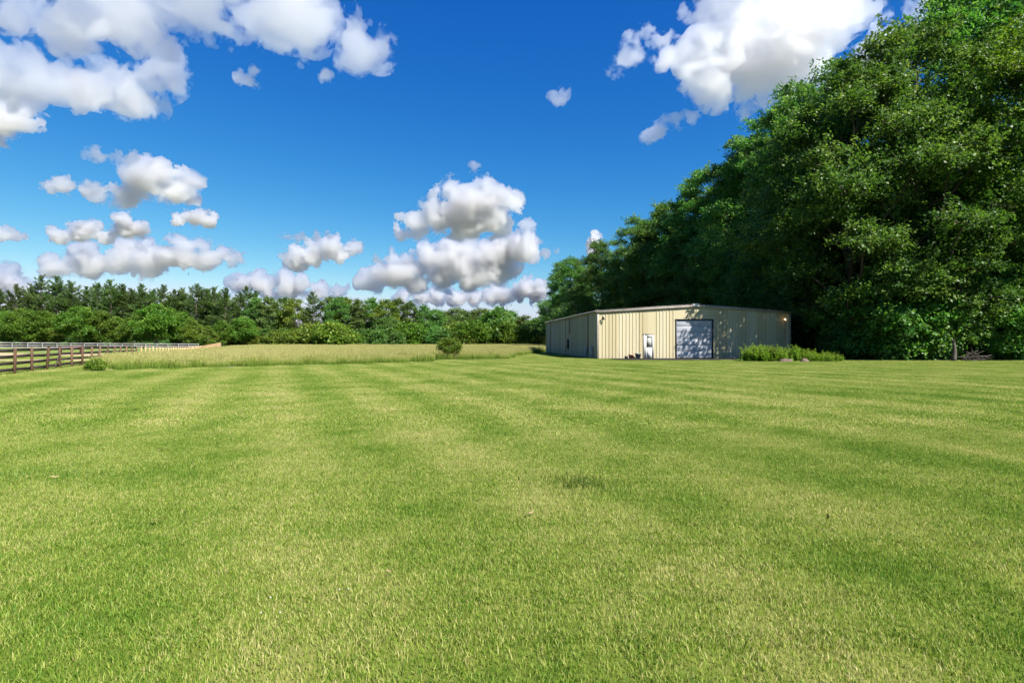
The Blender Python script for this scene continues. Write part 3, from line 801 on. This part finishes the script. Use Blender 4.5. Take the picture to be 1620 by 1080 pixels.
# white rails across the paddock
wr = empty('white_rail_fence', (0, 0, 0)); tag(wr, 'long white three-rail fence across the paddock behind the brown fence', 'fence')
ra = P(-60, 541.5, 84); rb_ = P(314, 544.3, 112)
NR = 18
def wr_pt(f, drop):
    p = ra + (rb_ - ra) * f; p[2] -= drop; return p
for drop, w in ((.0, .11), (.37, .11), (.72, .11)):
    for k in range(NR):
        MB().beam(wr_pt(k / NR, drop), wr_pt((k + .998) / NR, drop), .04, w, tint=fr_.random()).build('rail', MAT['white_rail'], wr)
for k in range(NR + 1):
    p = wr_pt(k / NR, 0) + [0, .06, 0]
    MB().beam([p[0], p[1], float(g(p[0], p[1])) - .05], p + [0, 0, .04], .07, .07, .008).build('post', MAT['grey_box'], wr)
p = np.array([PX(112, 97), 97, 0.0]); p[2] = float(g(p[0], p[1]))
e = empty('ground_pole', tuple(p), -.05)
MB().tube([(-2.1, 0, .95), (2.1, 0, .92)], .13, 10).build('pole', MAT['red_dark'], e, True)
for x in (-1.8, 1.8):
    MB().box((x, 0, .42), (.12, .5, .85), bev=.02).build('stand', MAT['red_dark'], e)
tag(e, 'long dark red pole on stands in the paddock behind the white rails', 'jump pole')

# ------------------------------------------------------------------ debris, stump, brush at the wood edge
MAT['stone'] = plain('pinkish_stone', (.085, .06, .048), .9, 0, .6, 9)
MAT['dead'] = wood_mat('dead_wood', (.04, .034, .028), (.1, .088, .075))
def lump(name, c, sx, sy, sz, seed, mat, label, cat):
    rl = np.random.default_rng(seed); d = []
    n, k = 7, 10
    V = []
    for i in range(n):
        ph = math.pi / 2 * i / (n - 1)
        for j in range(k):
            th = 2 * math.pi * j / k; r = 1 + rl.normal(0, .16)
            V.append((math.sin(ph) * math.cos(th) * r * sx, math.sin(ph) * math.sin(th) * r * sy, math.cos(ph) * r * sz - .03))
    F = [[i * k + j, (i + 1) * k + j, (i + 1) * k + (j + 1) % k, i * k + (j + 1) % k] for i in range(n - 1) for j in range(k)]
    o = MB().add(V, [F]).build(name, mat, loc=(c[0], c[1], float(g(c[0], c[1]))))
    return tag(o, label, cat)
lump('rubble_heap', (PX(1243, 42.2), 42.2), .55, .3, .26, 1, MAT['stone'], 'long low pinkish rubble heap at the front of the weed patch', 'rubble')
lump('rubble_heap', (PX(1273, 42.0), 42.0), .3, .25, .26, 2, MAT['stone'], 'rounded pinkish rubble lump right of the longer heap', 'rubble')
t = np.linspace(0, 1, 7)
o = MB().tube(np.stack([.12 * np.sin(t * 3), .05 * t, t * 1.7], 1), .19 - .09 * t, 9).build('dead_trunk', MAT['dead'], loc=(PX(1508, 43.6), 43.6, -.05), smooth=True)
tag(o, 'short grey broken trunk standing at the foot of the wood edge', 'tree trunk')
m = MB(); r3 = np.random.default_rng(8)
for k in range(40):
    c = np.array([r3.normal(0, .5), r3.normal(0, .3), 0]); c[2] = max(.05, .75 - .6 * abs(c[0])) * r3.random(); a = r3.normal(0, 1, 3) * [1, .6, .35]; a = a / np.linalg.norm(a) * r3.uniform(.25, .7)
    m.tube([c - a, c + r3.normal(0, .05, 3), c + a], [.03, .025, .008], 4, False)
tag(m.build('brush_heap', MAT['dead'], loc=(PX(1538, 43.8), 43.8, 0)), 'low grey heap of dead branches right of the broken trunk', 'brush heap')

# ------------------------------------------------------------------ ground cover (stuff), instanced patches
def gn_scatter(name, pts, rot, scl, protos, label=None):
    coll = bpy.data.collections.new(name + '_patches')
    for i, me in enumerate(protos):
        coll.objects.link(bpy.data.objects.new(name + '_patch', me))
    me = bpy.data.meshes.new(name); me.vertices.add(len(pts)); me.vertices.foreach_set('co', pts.astype(np.float32).ravel())
    for nm, v in (('rot', rot), ('scl', scl)):
        at = me.attributes.new(nm, 'FLOAT', 'POINT'); at.data.foreach_set('value', v.astype(np.float32))
    me.update()
    o = bpy.data.objects.new(name, me); COL.objects.link(o); o['kind'] = 'stuff'
    if label: o['label'] = label
    ng = bpy.data.node_groups.new(name, 'GeometryNodeTree')
    ng.interface.new_socket('Geometry', in_out='INPUT', socket_type='NodeSocketGeometry')
    ng.interface.new_socket('Geometry', in_out='OUTPUT', socket_type='NodeSocketGeometry')
    nn = ng.nodes; gi = nn.new('NodeGroupInput'); go = nn.new('NodeGroupOutput')
    iop = nn.new('GeometryNodeInstanceOnPoints'); ci = nn.new('GeometryNodeCollectionInfo')
    ci.inputs['Collection'].default_value = coll; ci.inputs['Separate Children'].default_value = True; ci.inputs['Reset Children'].default_value = True
    ra_ = nn.new('GeometryNodeInputNamedAttribute'); ra_.data_type = 'FLOAT'; ra_.inputs[0].default_value = 'rot'
    sa = nn.new('GeometryNodeInputNamedAttribute'); sa.data_type = 'FLOAT'; sa.inputs[0].default_value = 'scl'
    cx = nn.new('ShaderNodeCombineXYZ'); L = ng.links.new
    L(gi.outputs[0], iop.inputs['Points']); L(ci.outputs[0], iop.inputs['Instance']); iop.inputs['Pick Instance'].default_value = True
    L(ra_.outputs[0], cx.inputs[2]); L(cx.outputs[0], iop.inputs['Rotation']); L(sa.outputs[0], iop.inputs['Scale'])
    L(iop.outputs[0], go.inputs[0])
    md = o.modifiers.new('scatter', 'NODES'); md.node_group = ng
    return o

def blades(seed, size, n, h0, h1, w, bend, mat, tall=False, name='patch'):
    rr = np.random.default_rng(seed)
    b = np.c_[rr.uniform(-size / 2, size / 2, (n, 2)), np.zeros(n)]
    th = rr.uniform(0, 2 * math.pi, n); d = np.stack([np.cos(th), np.sin(th), np.zeros(n)], 1)
    f = rr.uniform(0, 2 * math.pi, n); sd = np.stack([np.cos(f), np.sin(f), np.zeros(n)], 1)
    h = rr.uniform(h0, h1, n)[:, None]; bd = (rr.uniform(.15, 1, n) * bend)[:, None] * h; ww = (w * rr.uniform(.6, 1.3, n))[:, None] / 2
    up = np.array([0, 0, 1.0])
    p1 = b + up * h * .55 + d * bd * .3; p2 = b + up * h + d * bd
    p2[:, 2] -= (bd[:, 0] ** 2) / np.maximum(h[:, 0], 1e-3) * .25
    V = np.stack([b - sd * ww, b + sd * ww, p1 + sd * ww * .8, p1 - sd * ww * .8, p2], 1).reshape(-1, 3)
    i = np.arange(n)[:, None] * 5
    tint = np.clip(rr.beta(1.6, 1.6, n), 0, 1)
    if tall:
        tv = np.stack([tint * .25, tint * .25, .2 + tint * .3, .2 + tint * .3, .45 + tint * .4], 1).ravel()
    else:
        tv = np.repeat(tint, 5)
    m = MB().add(V, [i + np.array([[0, 1, 2, 3]]), i + np.array([[3, 2, 4]])], tv)
    if tall:                                            # seed heads on the taller stems
        k = rr.random(n) < tall; c = p2[k]; a = nrm(p2[k] - p1[k])
        m.leaves(c + a * .05, a, sd[k], rr.uniform(.1, .2, k.sum()), w * 1.5, .75 + .25 * rr.random(k.sum()))
        m.leaves(c + a * .05, a, nrm(np.cross(a, sd[k])), rr.uniform(.1, .2, k.sum()), w * 1.5, .75 + .25 * rr.random(k.sum()))
    return m.mesh(name, mat)

def grid_pts(x0, x1, y0, y1, step, seed, jit=.35):
    rr = np.random.default_rng(seed)
    X, Y = np.meshgrid(np.arange(x0, x1, step), np.arange(y0, y1, step), indexing='ij')
    x = X.ravel() + rr.uniform(-jit, jit, X.size) * step; y = Y.ravel() + rr.uniform(-jit, jit, X.size) * step
    return x, y, rr
def wedge(x, y, m): return np.abs(x) < y * .93 + m
np_ = [blades(100 + k, .62, 3400, .016, .042, .0042, .8, MAT['blade']) for k in range(4)]
x, y, r_ = grid_pts(-12, 12, .8, 10, .46, 1, .08); k = wedge(x, y, 3.2); x, y = x[k], y[k]
gn_scatter('lawn_grass', np.c_[x, y, g(x, y)], r_.integers(0, 4, len(x)) * math.pi / 2, r_.uniform(.95, 1.1, len(x)), np_)
fp = [blades(110 + k, 1.75, 5600, .02, .045, .0095, .8, MAT['blade']) for k in range(4)]
x, y, r_ = grid_pts(-60, 64, 9.5, 84, 1.3, 2, .06); k = wedge(x, y, 3) & inpoly(x, y, LAWN)
bl = (x - GA[0]) * GU[0] + (y - GA[1]) * GU[1]; bt = (x - GA[0]) * GV[0] + (y - GA[1]) * GV[1]
k &= ~((bl > -1.0) & (bt > -1.0)) & ~((bl > .8) & (bl < 14.2) & (bt > -5.0)) & ~((x > 26) & (y > 46))
x, y = x[k], y[k]
gn_scatter('lawn_grass_far', np.c_[x, y, g(x, y)], r_.integers(0, 4, len(x)) * math.pi / 2, r_.uniform(.95, 1.1, len(x)), fp)
x, y, r_ = grid_pts(-75, -18, 20, 75, 1.4, 5, .1); k = wedge(x, y, 3) & inpoly(x, y, PADDOCK)
for (cy, hw) in ((50.5, 3.2), (82, 8)): k &= np.abs(y - cy) > hw
x, y = x[k], y[k]
pp = [blades(120 + j, 1.7, 900, .04, .1, .016, .8, MAT['blade']) for j in range(3)]
gn_scatter('paddock_grass', np.c_[x, y, g(x, y)], r_.uniform(0, 6.28, len(x)), r_.uniform(.85, 1.2, len(x)), pp)
# tall meadow grass
tg = [blades(130 + j, 1.3, 520, .3, .72, .016, .45, MAT['field'], tall=.3) for j in range(5)]
x, y, r_ = grid_pts(-60, 12, 28, 80, 1.0, 6); k = inpoly(x, y, FIELD) & ~((x > 2) & (y > 70)); x, y = x[k], y[k]
gn_scatter('meadow_grass', np.c_[x, y, g(x, y)], r_.uniform(0, 6.28, len(x)), r_.uniform(.5, 1.12, len(x)), tg)
tg2 = [blades(140 + j, 2.8, 900, .35, .75, .035, .45, MAT['field'], tall=.4) for j in range(4)]
x, y, r_ = grid_pts(-90, 12, 79, 172, 2.2, 7); k = inpoly(x, y, FIELD); x, y = x[k], y[k]
gn_scatter('meadow_grass_far', np.c_[x, y, g(x, y)], r_.uniform(0, 6.28, len(x)), r_.uniform(.75, 1.1, len(x)), tg2)
# weed patch right of the barn door
def weed(seed):
    rr = np.random.default_rng(seed); st = MB(); fo = MB(); n = 9
    for k in range(n):
        b = np.array([rr.normal(0, .22), rr.normal(0, .22), 0]); H = rr.uniform(.55, 1.15); e = b + [rr.normal(0, .2), rr.normal(0, .2), H]
        st_p = tube_path(b, e, 5, 0, rr)
        m_ = int(H * 42); t = rr.uniform(.12, 1, m_); c = np.stack([np.interp(t, np.linspace(0, 1, 5), st_p[:, j]) for j in range(3)], 1)
        th = rr.uniform(0, 6.28, m_); a = nrm(np.stack([np.cos(th), np.sin(th), rr.uniform(-.3, .5, m_)], 1))
        l = rr.uniform(.11, .21, m_) * (1.2 - .6 * t)
        fo.leaves(c + a * (l * .6)[:, None], a, nrm(np.array([0, 0, 1.0]) + rr.standard_normal((m_, 3)) * .35), l, l * .55, np.clip(.35 + .45 * t + rr.normal(0, .15, m_), 0, 1))
        fo.leaves(st_p[:-1] * .5 + st_p[1:] * .5, nrm(st_p[1:] - st_p[:-1]), sphere_dirs(rr, 4), H * .26, .018, .3)
    return fo.mesh('weed_patch', MAT['weed'])
wp = [weed(150 + k) for k in range(5)]
r_ = np.random.default_rng(12); n = 150
wx = r_.uniform(0, 1, n); wy = r_.uniform(-1, 1, n)
cx = PX(1183, 43.5) + wx * (PX(1335, 43.5) - PX(1183, 43.5)); hw = 1.5 * np.sqrt(np.maximum(.05, 1 - (2 * wx - 1) ** 4))
cy = 43.8 + wy * hw
k = ~((np.abs(cx - PX(1243, 42)) < .55) & (cy < 42.9)) & ~((np.abs(cx - PX(1273, 42)) < .35) & (cy < 42.8))
cx, cy, wx = cx[k], cy[k], wx[k]
sc = (1.0 - .4 * wx) * (.5 + .5 * np.sin(np.clip(.12 + wx * .9, 0, 1) * math.pi) ** .6) * r_.uniform(.5, 1.5, len(cx))
gn_scatter('weed_patch', np.c_[cx, cy, np.zeros(len(cx))], r_.uniform(0, 6.28, len(cx)), sc, wp)

# ------------------------------------------------------------------ small things on the lawn
MAT['dry_leaf'] = plain('dry_leaf', (.26, .18, .1), .8, 0, .35, 20)
MAT['clover'] = plain('clover_white', (.34, .33, .3), .8, 0, .2, 300)
def gy(px, py): return PX(px, 1.5 * 900 / (py - 540 + 12)), 1.5 * 900 / (py - 540 + 12)
for i, (px, py, s, lab) in enumerate(((250, 820, .06, 'curled pale dry leaf lying on the lawn, lower left'), (255, 703, .07, 'dry leaf on the lawn left of the middle'), (838, 808, .055, 'pale dry leaf near the middle of the lawn'), (1310, 814, .05, 'brown dry leaf standing in the grass on the right'), (88, 748, .05, 'reddish dry leaf in the dark grass patch at the left'), (214, 640, .09, 'brown dry leaf far out on the left lawn'), (618, 903, .035, 'small orange dry leaf in the foreground grass'))):
    x, d = gy(px, py)
    rl = np.random.default_rng(i + 50); n = 9
    u = np.linspace(-1, 1, n); prof = (1 - u ** 2) ** .6 * .2
    V = []; 
    for a, w_ in zip(u, prof):
        for sgn in (-1, 0, 1):
            V.append((a * s, sgn * w_ * s * (1 + .2 * rl.normal()), .045 + .25 * s * (a * a) + .35 * s * w_ * abs(sgn)))
    F = [[k * 3 + j, k * 3 + j + 1, k * 3 + j + 4, k * 3 + j + 3] for k in range(n - 1) for j in range(2)]
    o = MB().add(V, [F]).build('dry_leaf', MAT['dry_leaf'], loc=(x, d, 0)); o.rotation_euler = (rl.normal(0, .2), rl.normal(0, .2), rl.uniform(0, 3))
    tag(o, lab, 'leaf', 'dry leaves on the lawn')
for i, (px, py) in enumerate(((428, 949), (413, 974), (443, 974), (537, 936), (551, 935), (1063, 920))):
    x, d = gy(px, py); e = empty('clover_flower', (x, d, .03), i)
    MB().lathe((0, 0, .03), [(0, -.005), (.0035, -.0035), (.0045, 0), (.0035, .0035), (0, .005)], 8).build('flower_head', MAT['clover'], e, True)
    MB().tube([(0, 0, -.03), (0, 0, .02)], .0015, 4, False).build('stem', MAT['weed'], e)
    tag(e, 'small white clover flower in the foreground grass', 'flower', 'clover flowers in the lawn')

def tuft(px, py, rx, ry, n, h0, h1, seed, label):
    x, d = PX(px, 1350 / (py - 540)), 1350 / (py - 540); rt = np.random.default_rng(seed)
    b = np.c_[rt.normal(0, rx, n), rt.normal(0, ry, n), np.zeros(n)]; th = rt.uniform(0, 6.28, n); q1 = np.stack([np.cos(th), np.sin(th), np.zeros(n)], 1)
    h = rt.uniform(h0, h1, n)[:, None]; w = .0035; sd = np.stack([np.sin(th + .6), np.cos(th + .6), np.zeros(n)], 1)
    m1 = b + q1 * h * .2 + np.array([0, 0, .6]) * h; tp = b + q1 * h * rt.uniform(.3, .8, (n, 1)) + np.array([0, 0, 1.]) * h * .9
    V = np.stack([b - sd * w, b + sd * w, m1 + sd * w * .8, m1 - sd * w * .8, tp], 1).reshape(-1, 3); i_ = np.arange(n)[:, None] * 5
    o_ = MB().add(V, [i_ + np.array([[0, 1, 2, 3]]), i_ + np.array([[3, 2, 4]])], np.repeat(rt.random(n), 5)).build('grass_tuft', MAT['tuft'], loc=(x, d, 0))
    tag(o_, label, 'grass tuft', 'darker grass tufts in the lawn')
MAT['tuft'] = leaf_mat('tuft_blade', (.045, .1, .012), (.085, .155, .022), (.15, .2, .04), .35, .5, .25)
tuft(920, 768, .24, .18, 420, .05, .11, 1, 'dark coarse grass tuft just right of the middle of the lawn')
tuft(60, 752, .45, .16, 420, .04, .07, 2, 'wide dark grass tuft at the left edge of the lawn')
# ------------------------------------------------------------------ clouds
def vnoise(p, seed):
    r = np.random.default_rng(seed).random((32, 32, 32)).astype(np.float32) * 2 - 1
    i = np.floor(p).astype(np.int32); f = (p - i).astype(np.float32); f = f * f * f * (f * (f * 6 - 15) + 10); i &= 31; j = (i + 1) & 31
    x0, y0, z0 = i.T; x1, y1, z1 = j.T; fx, fy, fz = f.T
    l = lambda a, b, t: a + (b - a) * t
    return l(l(l(r[x0, y0, z0], r[x1, y0, z0], fx), l(r[x0, y1, z0], r[x1, y1, z0], fx), fy),
             l(l(r[x0, y0, z1], r[x1, y0, z1], fx), l(r[x0, y1, z1], r[x1, y1, z1], fx), fy), fz)

def nets(F, org, h):                                    # surface nets: the surface F = 0 as a closed quad mesh
    I = F > 0; nx, ny, nz = F.shape
    cs = [(a, b, d) for a in (0, 1) for b in (0, 1) for d in (0, 1)]
    G = {k: F[k[0]:nx - 1 + k[0], k[1]:ny - 1 + k[1], k[2]:nz - 1 + k[2]] for k in cs}
    c = sum((G[k] > 0).astype(np.int8) for k in cs)
    act = (c > 0) & (c < 8); idx = -np.ones(act.shape, np.int64); na = int(act.sum()); idx[act] = np.arange(na)
    pts = np.zeros((na, 3)); cnt = np.zeros(na)
    GA_ = {k: G[k][act] for k in cs}
    for k in cs:
        for ax in range(3):
            if k[ax] == 0:
                q_ = list(k); q_[ax] = 1; a = GA_[k]; b = GA_[tuple(q_)]; m_ = (a > 0) != (b > 0)
                t = np.where(m_, a / np.where(m_, a - b, 1), 0)
                for e_ in range(3): pts[:, e_] += m_ * (k[e_] + (t if e_ == ax else 0))
                cnt += m_
    v = (pts / cnt[:, None] + np.argwhere(act)) * h + org
    fs = []
    for ax in range(3):
        u, w = [(1, 2), (2, 0), (0, 1)][ax]
        sl_ = [slice(None)] * 3; sl_[ax] = slice(0, -1); A_ = I[tuple(sl_)]; sl_[ax] = slice(1, None); B_ = I[tuple(sl_)]
        e_ = np.argwhere(A_ != B_); ok = (e_[:, u] > 0) & (e_[:, w] > 0) & (e_[:, u] < F.shape[u] - 1) & (e_[:, w] < F.shape[w] - 1); e_ = e_[ok]
        fl = A_[tuple(e_.T)]
        def gg(du, dw):
            q_ = e_.copy(); q_[:, u] -= du; q_[:, w] -= dw; return idx[tuple(q_.T)]
        f = np.stack([gg(1, 1), gg(0, 1), gg(0, 0), gg(1, 0)], 1); f[~fl] = f[~fl][:, ::-1]; fs.append(f)
    return v, np.concatenate(fs)

def vol_mat(d):
    q_ = N('cloud_air'); v = q_.n('VolumeScatter', {'Color': (.945, .967, .997, 1), 'Density': d, 'Anisotropy': CLOUD_G})
    q_.t.links.new(v.outputs[0], q_.out.inputs['Volume']); q_.m.cycles.homogeneous_volume = True
    return q_.m
CLOUD_G = .84
ALT = 700.0
def cloud(label, base, blobs, seed, amp=.44, sig=9., wisp=0., step=1.45, clip=True, veil=.06):
    d = ALT / ((540 - base) / 900); k = d / 900; r2 = np.random.default_rng(seed)
    C = np.array([[(x - 810) * k, d + r2.uniform(-.5, .5) * r * k, 1.5 + (540 - y) * k] for x, y, r in blobs]); R = np.array([r * k for _, _, r in blobs])
    zb = 1.5 + (540 - base) * k; Rm = np.median(R); h = step * k
    c0, r0 = C, R * .92; R = R * .82
    for lev, (cnt, fr) in enumerate(((5, .5), (4, .42))):              # smaller turrets budding from the larger ones
        d_ = sphere_dirs(r2, len(c0) * cnt); d_[:, 2] = np.abs(d_[:, 2]) * .9 - (.45 if not clip else .12); d_ = nrm(d_)
        nr = np.repeat(r0, cnt) * fr * r2.uniform(.6, 1.25, len(d_)); nc = np.repeat(c0, cnt, 0) + d_ * (np.repeat(r0, cnt) * r2.uniform(.72, 1.0, len(d_)))[:, None]
        ok = nr > 2.2 * h; c0, r0 = nc[ok], nr[ok]
        C = np.concatenate([C, c0]); R = np.concatenate([R, r0])
    lo = (C - R[:, None] * 1.55).min(0); hi = (C + R[:, None] * 1.55).max(0)
    if clip: lo[2] = max(lo[2], zb - .35 * Rm)
    n = np.ceil((hi - lo) / h).astype(int) + 1
    ax = [lo[a] + h * np.arange(n[a]) for a in range(3)]
    B = np.zeros(n, np.float32)
    for c, r in zip(C, R):
        w_ = [slice(max(0, int((c[a] - r * 1.6 - lo[a]) / h)), max(0, int((c[a] + r * 1.6 - lo[a]) / h) + 2)) for a in range(3)]
        a3 = [ax[a][w_[a]] for a in range(3)]
        if min(map(len, a3)) == 0: continue
        dist = np.sqrt((a3[0][:, None, None] - c[0]) ** 2 + (a3[1][None, :, None] - c[1]) ** 2 + (a3[2][None, None, :] - c[2]) ** 2)
        B[tuple(w_)] += np.exp(8 * (1 - dist / r) * min(1., r / Rm) ** .6)
    B = np.log(B + 1e-3) / 8 - .15
    sel = np.argwhere(B > -.52); X = lo + sel * h; b = B[B > -.52]
    q_ = X / Rm + seed * 7.3
    w = np.stack([vnoise(q_ * .9 + 9 * e_, seed + 90 + e_) for e_ in range(3)], 1); q2 = q_ + .3 * w
    No = 0; M_ = 0; a = 1.
    for o_, f_ in enumerate((1.15, 2.4, 5.1, 10.5, 19.)):
        if f_ * h / Rm > .9: break
        p_ = vnoise(q2 * f_, seed + o_); M1 = vnoise(q2 * f_ * .9 + 5, seed + 60 + o_)
        No = No + a * (.65 * (np.abs(p_) * 2 - .62) + .35 * M1); M_ = M_ + a * M1; a *= .64
    dz = (X[:, 2] - zb) / Rm * 1.1 + .18 * vnoise(q_ * 1.1, seed + 40) + .1 * vnoise(q_ * 3, seed + 41)
    root = None
    shells = [('core', b - .06 + amp * No + wisp * M_, 0, sig), ('fringe', b + .03 + amp * .8 * No + (.14 + wisp) * M_, .05, sig * .2), ('veil', b + .09 + amp * .4 * No + (.3 + wisp) * M_, .1, sig * .05)]
    if sig < 3: shells = [('core', b - .12 + .2 * No + .5 * M_, 0, sig * .45), ('fringe', b + .0 + .55 * M_, 0, sig * .22), ('veil', b + .1 + .6 * M_, 0, sig * .1)]
    for nm, f_, off, s_ in shells:
        if clip: f_ = np.minimum(f_, dz + off)
        F = np.full(n, -.1); F[tuple(sel.T)] = f_
        F[0] = F[-1] = -.1; F[:, 0] = F[:, -1] = -.1; F[:, :, 0] = F[:, :, -1] = -.1
        v, fc = nets(F, lo, h)
        if len(fc) < 20: continue
        ob = MB().add(v - C.mean(0), [fc]).build('cloud' if root is None else nm, vol_mat(s_ / Rm), smooth=True)
        if root is None: root = ob; ob.location = C.mean(0)
        else: ob.parent = root
    tag(root, label, 'cloud', 'white clouds in the blue sky')
CL = [
 ('largest white cloud bank across the upper left corner', 118, [(30, 15, 45), (95, 28, 52), (165, 5, 60), (240, 35, 50), (300, -5, 62), (380, 5, 65), (450, 10, 64), (510, 28, 52), (560, 62, 40), (600, 78, 30), (190, 58, 32), (545, 95, 20)], dict(wisp=.5, clip=False, step=2.1, sig=3.4)),
 ('grey-topped cloud band at the left, under the corner bank', 192, [(-20, 130, 45), (15, 132, 42), (65, 128, 40), (110, 135, 40), (160, 138, 46), (205, 150, 42), (248, 115, 36), (278, 100, 22), (230, 168, 26)], dict(wisp=.4, step=2.0, sig=3.4)),
 ('white cloud cut by the left edge below the grey-topped band', 238, [(5, 200, 36), (32, 192, 28), (-25, 200, 45)], dict(wisp=.05)),
 ('two faint puffs at the left above the dome-shaped cloud', 258, [(148, 240, 15), (185, 248, 13), (210, 248, 11)], dict(wisp=.25, clip=False, sig=2, step=1.5)),
 ('small flat cloud left of the dome-shaped cloud', 314, [(80, 297, 15), (105, 296, 18), (132, 298, 14)], dict(wisp=.1, sig=4, step=1.5)),
 ('dome-shaped white cloud at the left, over the smaller puffs', 332, [(235, 285, 36), (192, 305, 30), (275, 300, 32), (300, 308, 20), (165, 315, 17)], dict()),
 ('small bright puff right below the dome-shaped cloud', 363, [(283, 350, 14), (312, 343, 19), (335, 352, 14)], dict(step=1.5)),
 ('long double-humped cloud at the left above the low bank', 391, [(95, 374, 16), (132, 366, 22), (165, 374, 16), (205, 363, 24), (228, 362, 14)], dict(wisp=.04)),
 ('low long white bank over the pines', 447, [(88, 428, 22), (140, 418, 28), (190, 413, 30), (240, 418, 28), (290, 404, 30), (322, 407, 25), (362, 412, 19), (382, 408, 9)], dict()),
 ('small cloud cut by the left edge level with the double hump', 384, [(2, 372, 14), (25, 374, 12), (-15, 372, 12)], dict(wisp=.1, sig=4, step=1.5)),
 ('low white cloud at the left edge behind the lone pine', 476, [(8, 448, 28), (-18, 442, 32), (32, 458, 18)], dict()),
 ('low bright bank above the middle treeline, right of the pines', 476, [(380, 452, 20), (425, 452, 24), (462, 455, 26), (502, 460, 22), (540, 464, 16)], dict()),
 ('white puff right of the pines, above the low bright bank', 434, [(468, 414, 22), (498, 402, 24), (530, 397, 23), (556, 396, 16)], dict()),
 ('thin faint streak of cloud above the middle white puff', 385, [(450, 377, 9), (475, 377, 10), (500, 373, 10), (520, 372, 7)], dict(wisp=.3, clip=False, sig=2, step=1.3)),
 ('biggest dome cloud in the middle of the sky', 381, [(634, 368, 16), (660, 356, 28), (695, 338, 36), (732, 324, 38), (770, 322, 36), (804, 324, 24), (788, 350, 34), (725, 356, 32), (755, 358, 30)], dict()),
 ('layered cloud mass under the biggest dome cloud', 464, [(588, 446, 24), (622, 434, 29), (642, 416, 17), (660, 444, 25), (682, 410, 27), (722, 402, 30), (762, 412, 30), (800, 400, 38), (832, 385, 26), (700, 440, 30), (745, 440, 32), (785, 432, 28)], dict(step=1.6)),
 ('lowest flat cloud strip just above the trees left of the barn', 488, [(635, 472, 17), (665, 471, 17), (692, 471, 19), (720, 474, 17), (748, 473, 18), (775, 472, 18), (795, 467, 21), (822, 460, 22), (850, 468, 22)], dict()),
 ('bright cloud scrap peeking out left of the wood', 406, [(940, 383, 15), (934, 398, 11)], dict(step=1.4)),
 ('pair of faint scraps left of the wood', 412, [(862, 402, 9), (882, 396, 8), (598, 410, 9)], dict(wisp=.25, clip=False, sig=2.5, step=1.3)),
 ('huge bright cloud at the upper right, partly behind the trees', 180, [(1105, 95, 36), (1150, 85, 50), (1190, 42, 60), (1240, 15, 62), (1200, 115, 58), (1260, 90, 60), (1320, 75, 50), (1372, 60, 42), (1135, 140, 38), (1400, 90, 50)], dict(step=2.0, wisp=.34, amp=.62, sig=4.5)),
 ('ragged scraps trailing left of the huge cloud', 135, [(975, 108, 17), (992, 92, 20), (1008, 72, 20), (1018, 52, 14), (1062, 82, 26), (1045, 105, 16)], dict(wisp=.3, clip=False, sig=2.9, step=1.5)),
 ('single tiny puff left of the huge cloud', 166, [(886, 153, 14)], dict(wisp=.2, clip=False, sig=2.5, step=1.3)),
 ('slanting wisp under the huge cloud', 228, [(1025, 216, 12), (1045, 202, 17), (1068, 192, 17), (1092, 188, 14)], dict(wisp=.25, clip=False, sig=2.5, step=1.5)),
 ('tiny puff alone above the biggest dome cloud', 276, [(750, 265, 11)], dict(wisp=.2, clip=False, sig=2.5, step=1.2)),
 ('thin scraps below the corner bank', 140, [(382, 122, 13), (402, 112, 12), (398, 132, 9), (515, 122, 12), (480, 104, 10)], dict(wisp=.3, clip=False, sig=2.5, step=1.5)),
 ('wispy cloud at the top edge right of the huge cloud', 30, [(1480, 8, 30), (1450, 20, 22), (1520, -10, 30)], dict(wisp=.25, clip=False, sig=2.5)),
 ('faint veil at the top edge above the ragged scraps', 28, [(1105, 12, 24), (1140, 0, 30), (1085, 25, 14)], dict(wisp=.25, clip=False, sig=2.2)),
]
for i, (lab, base, blobs, kw) in enumerate(CL):
    cloud(lab, base, blobs, 300 + i * 11, **kw)
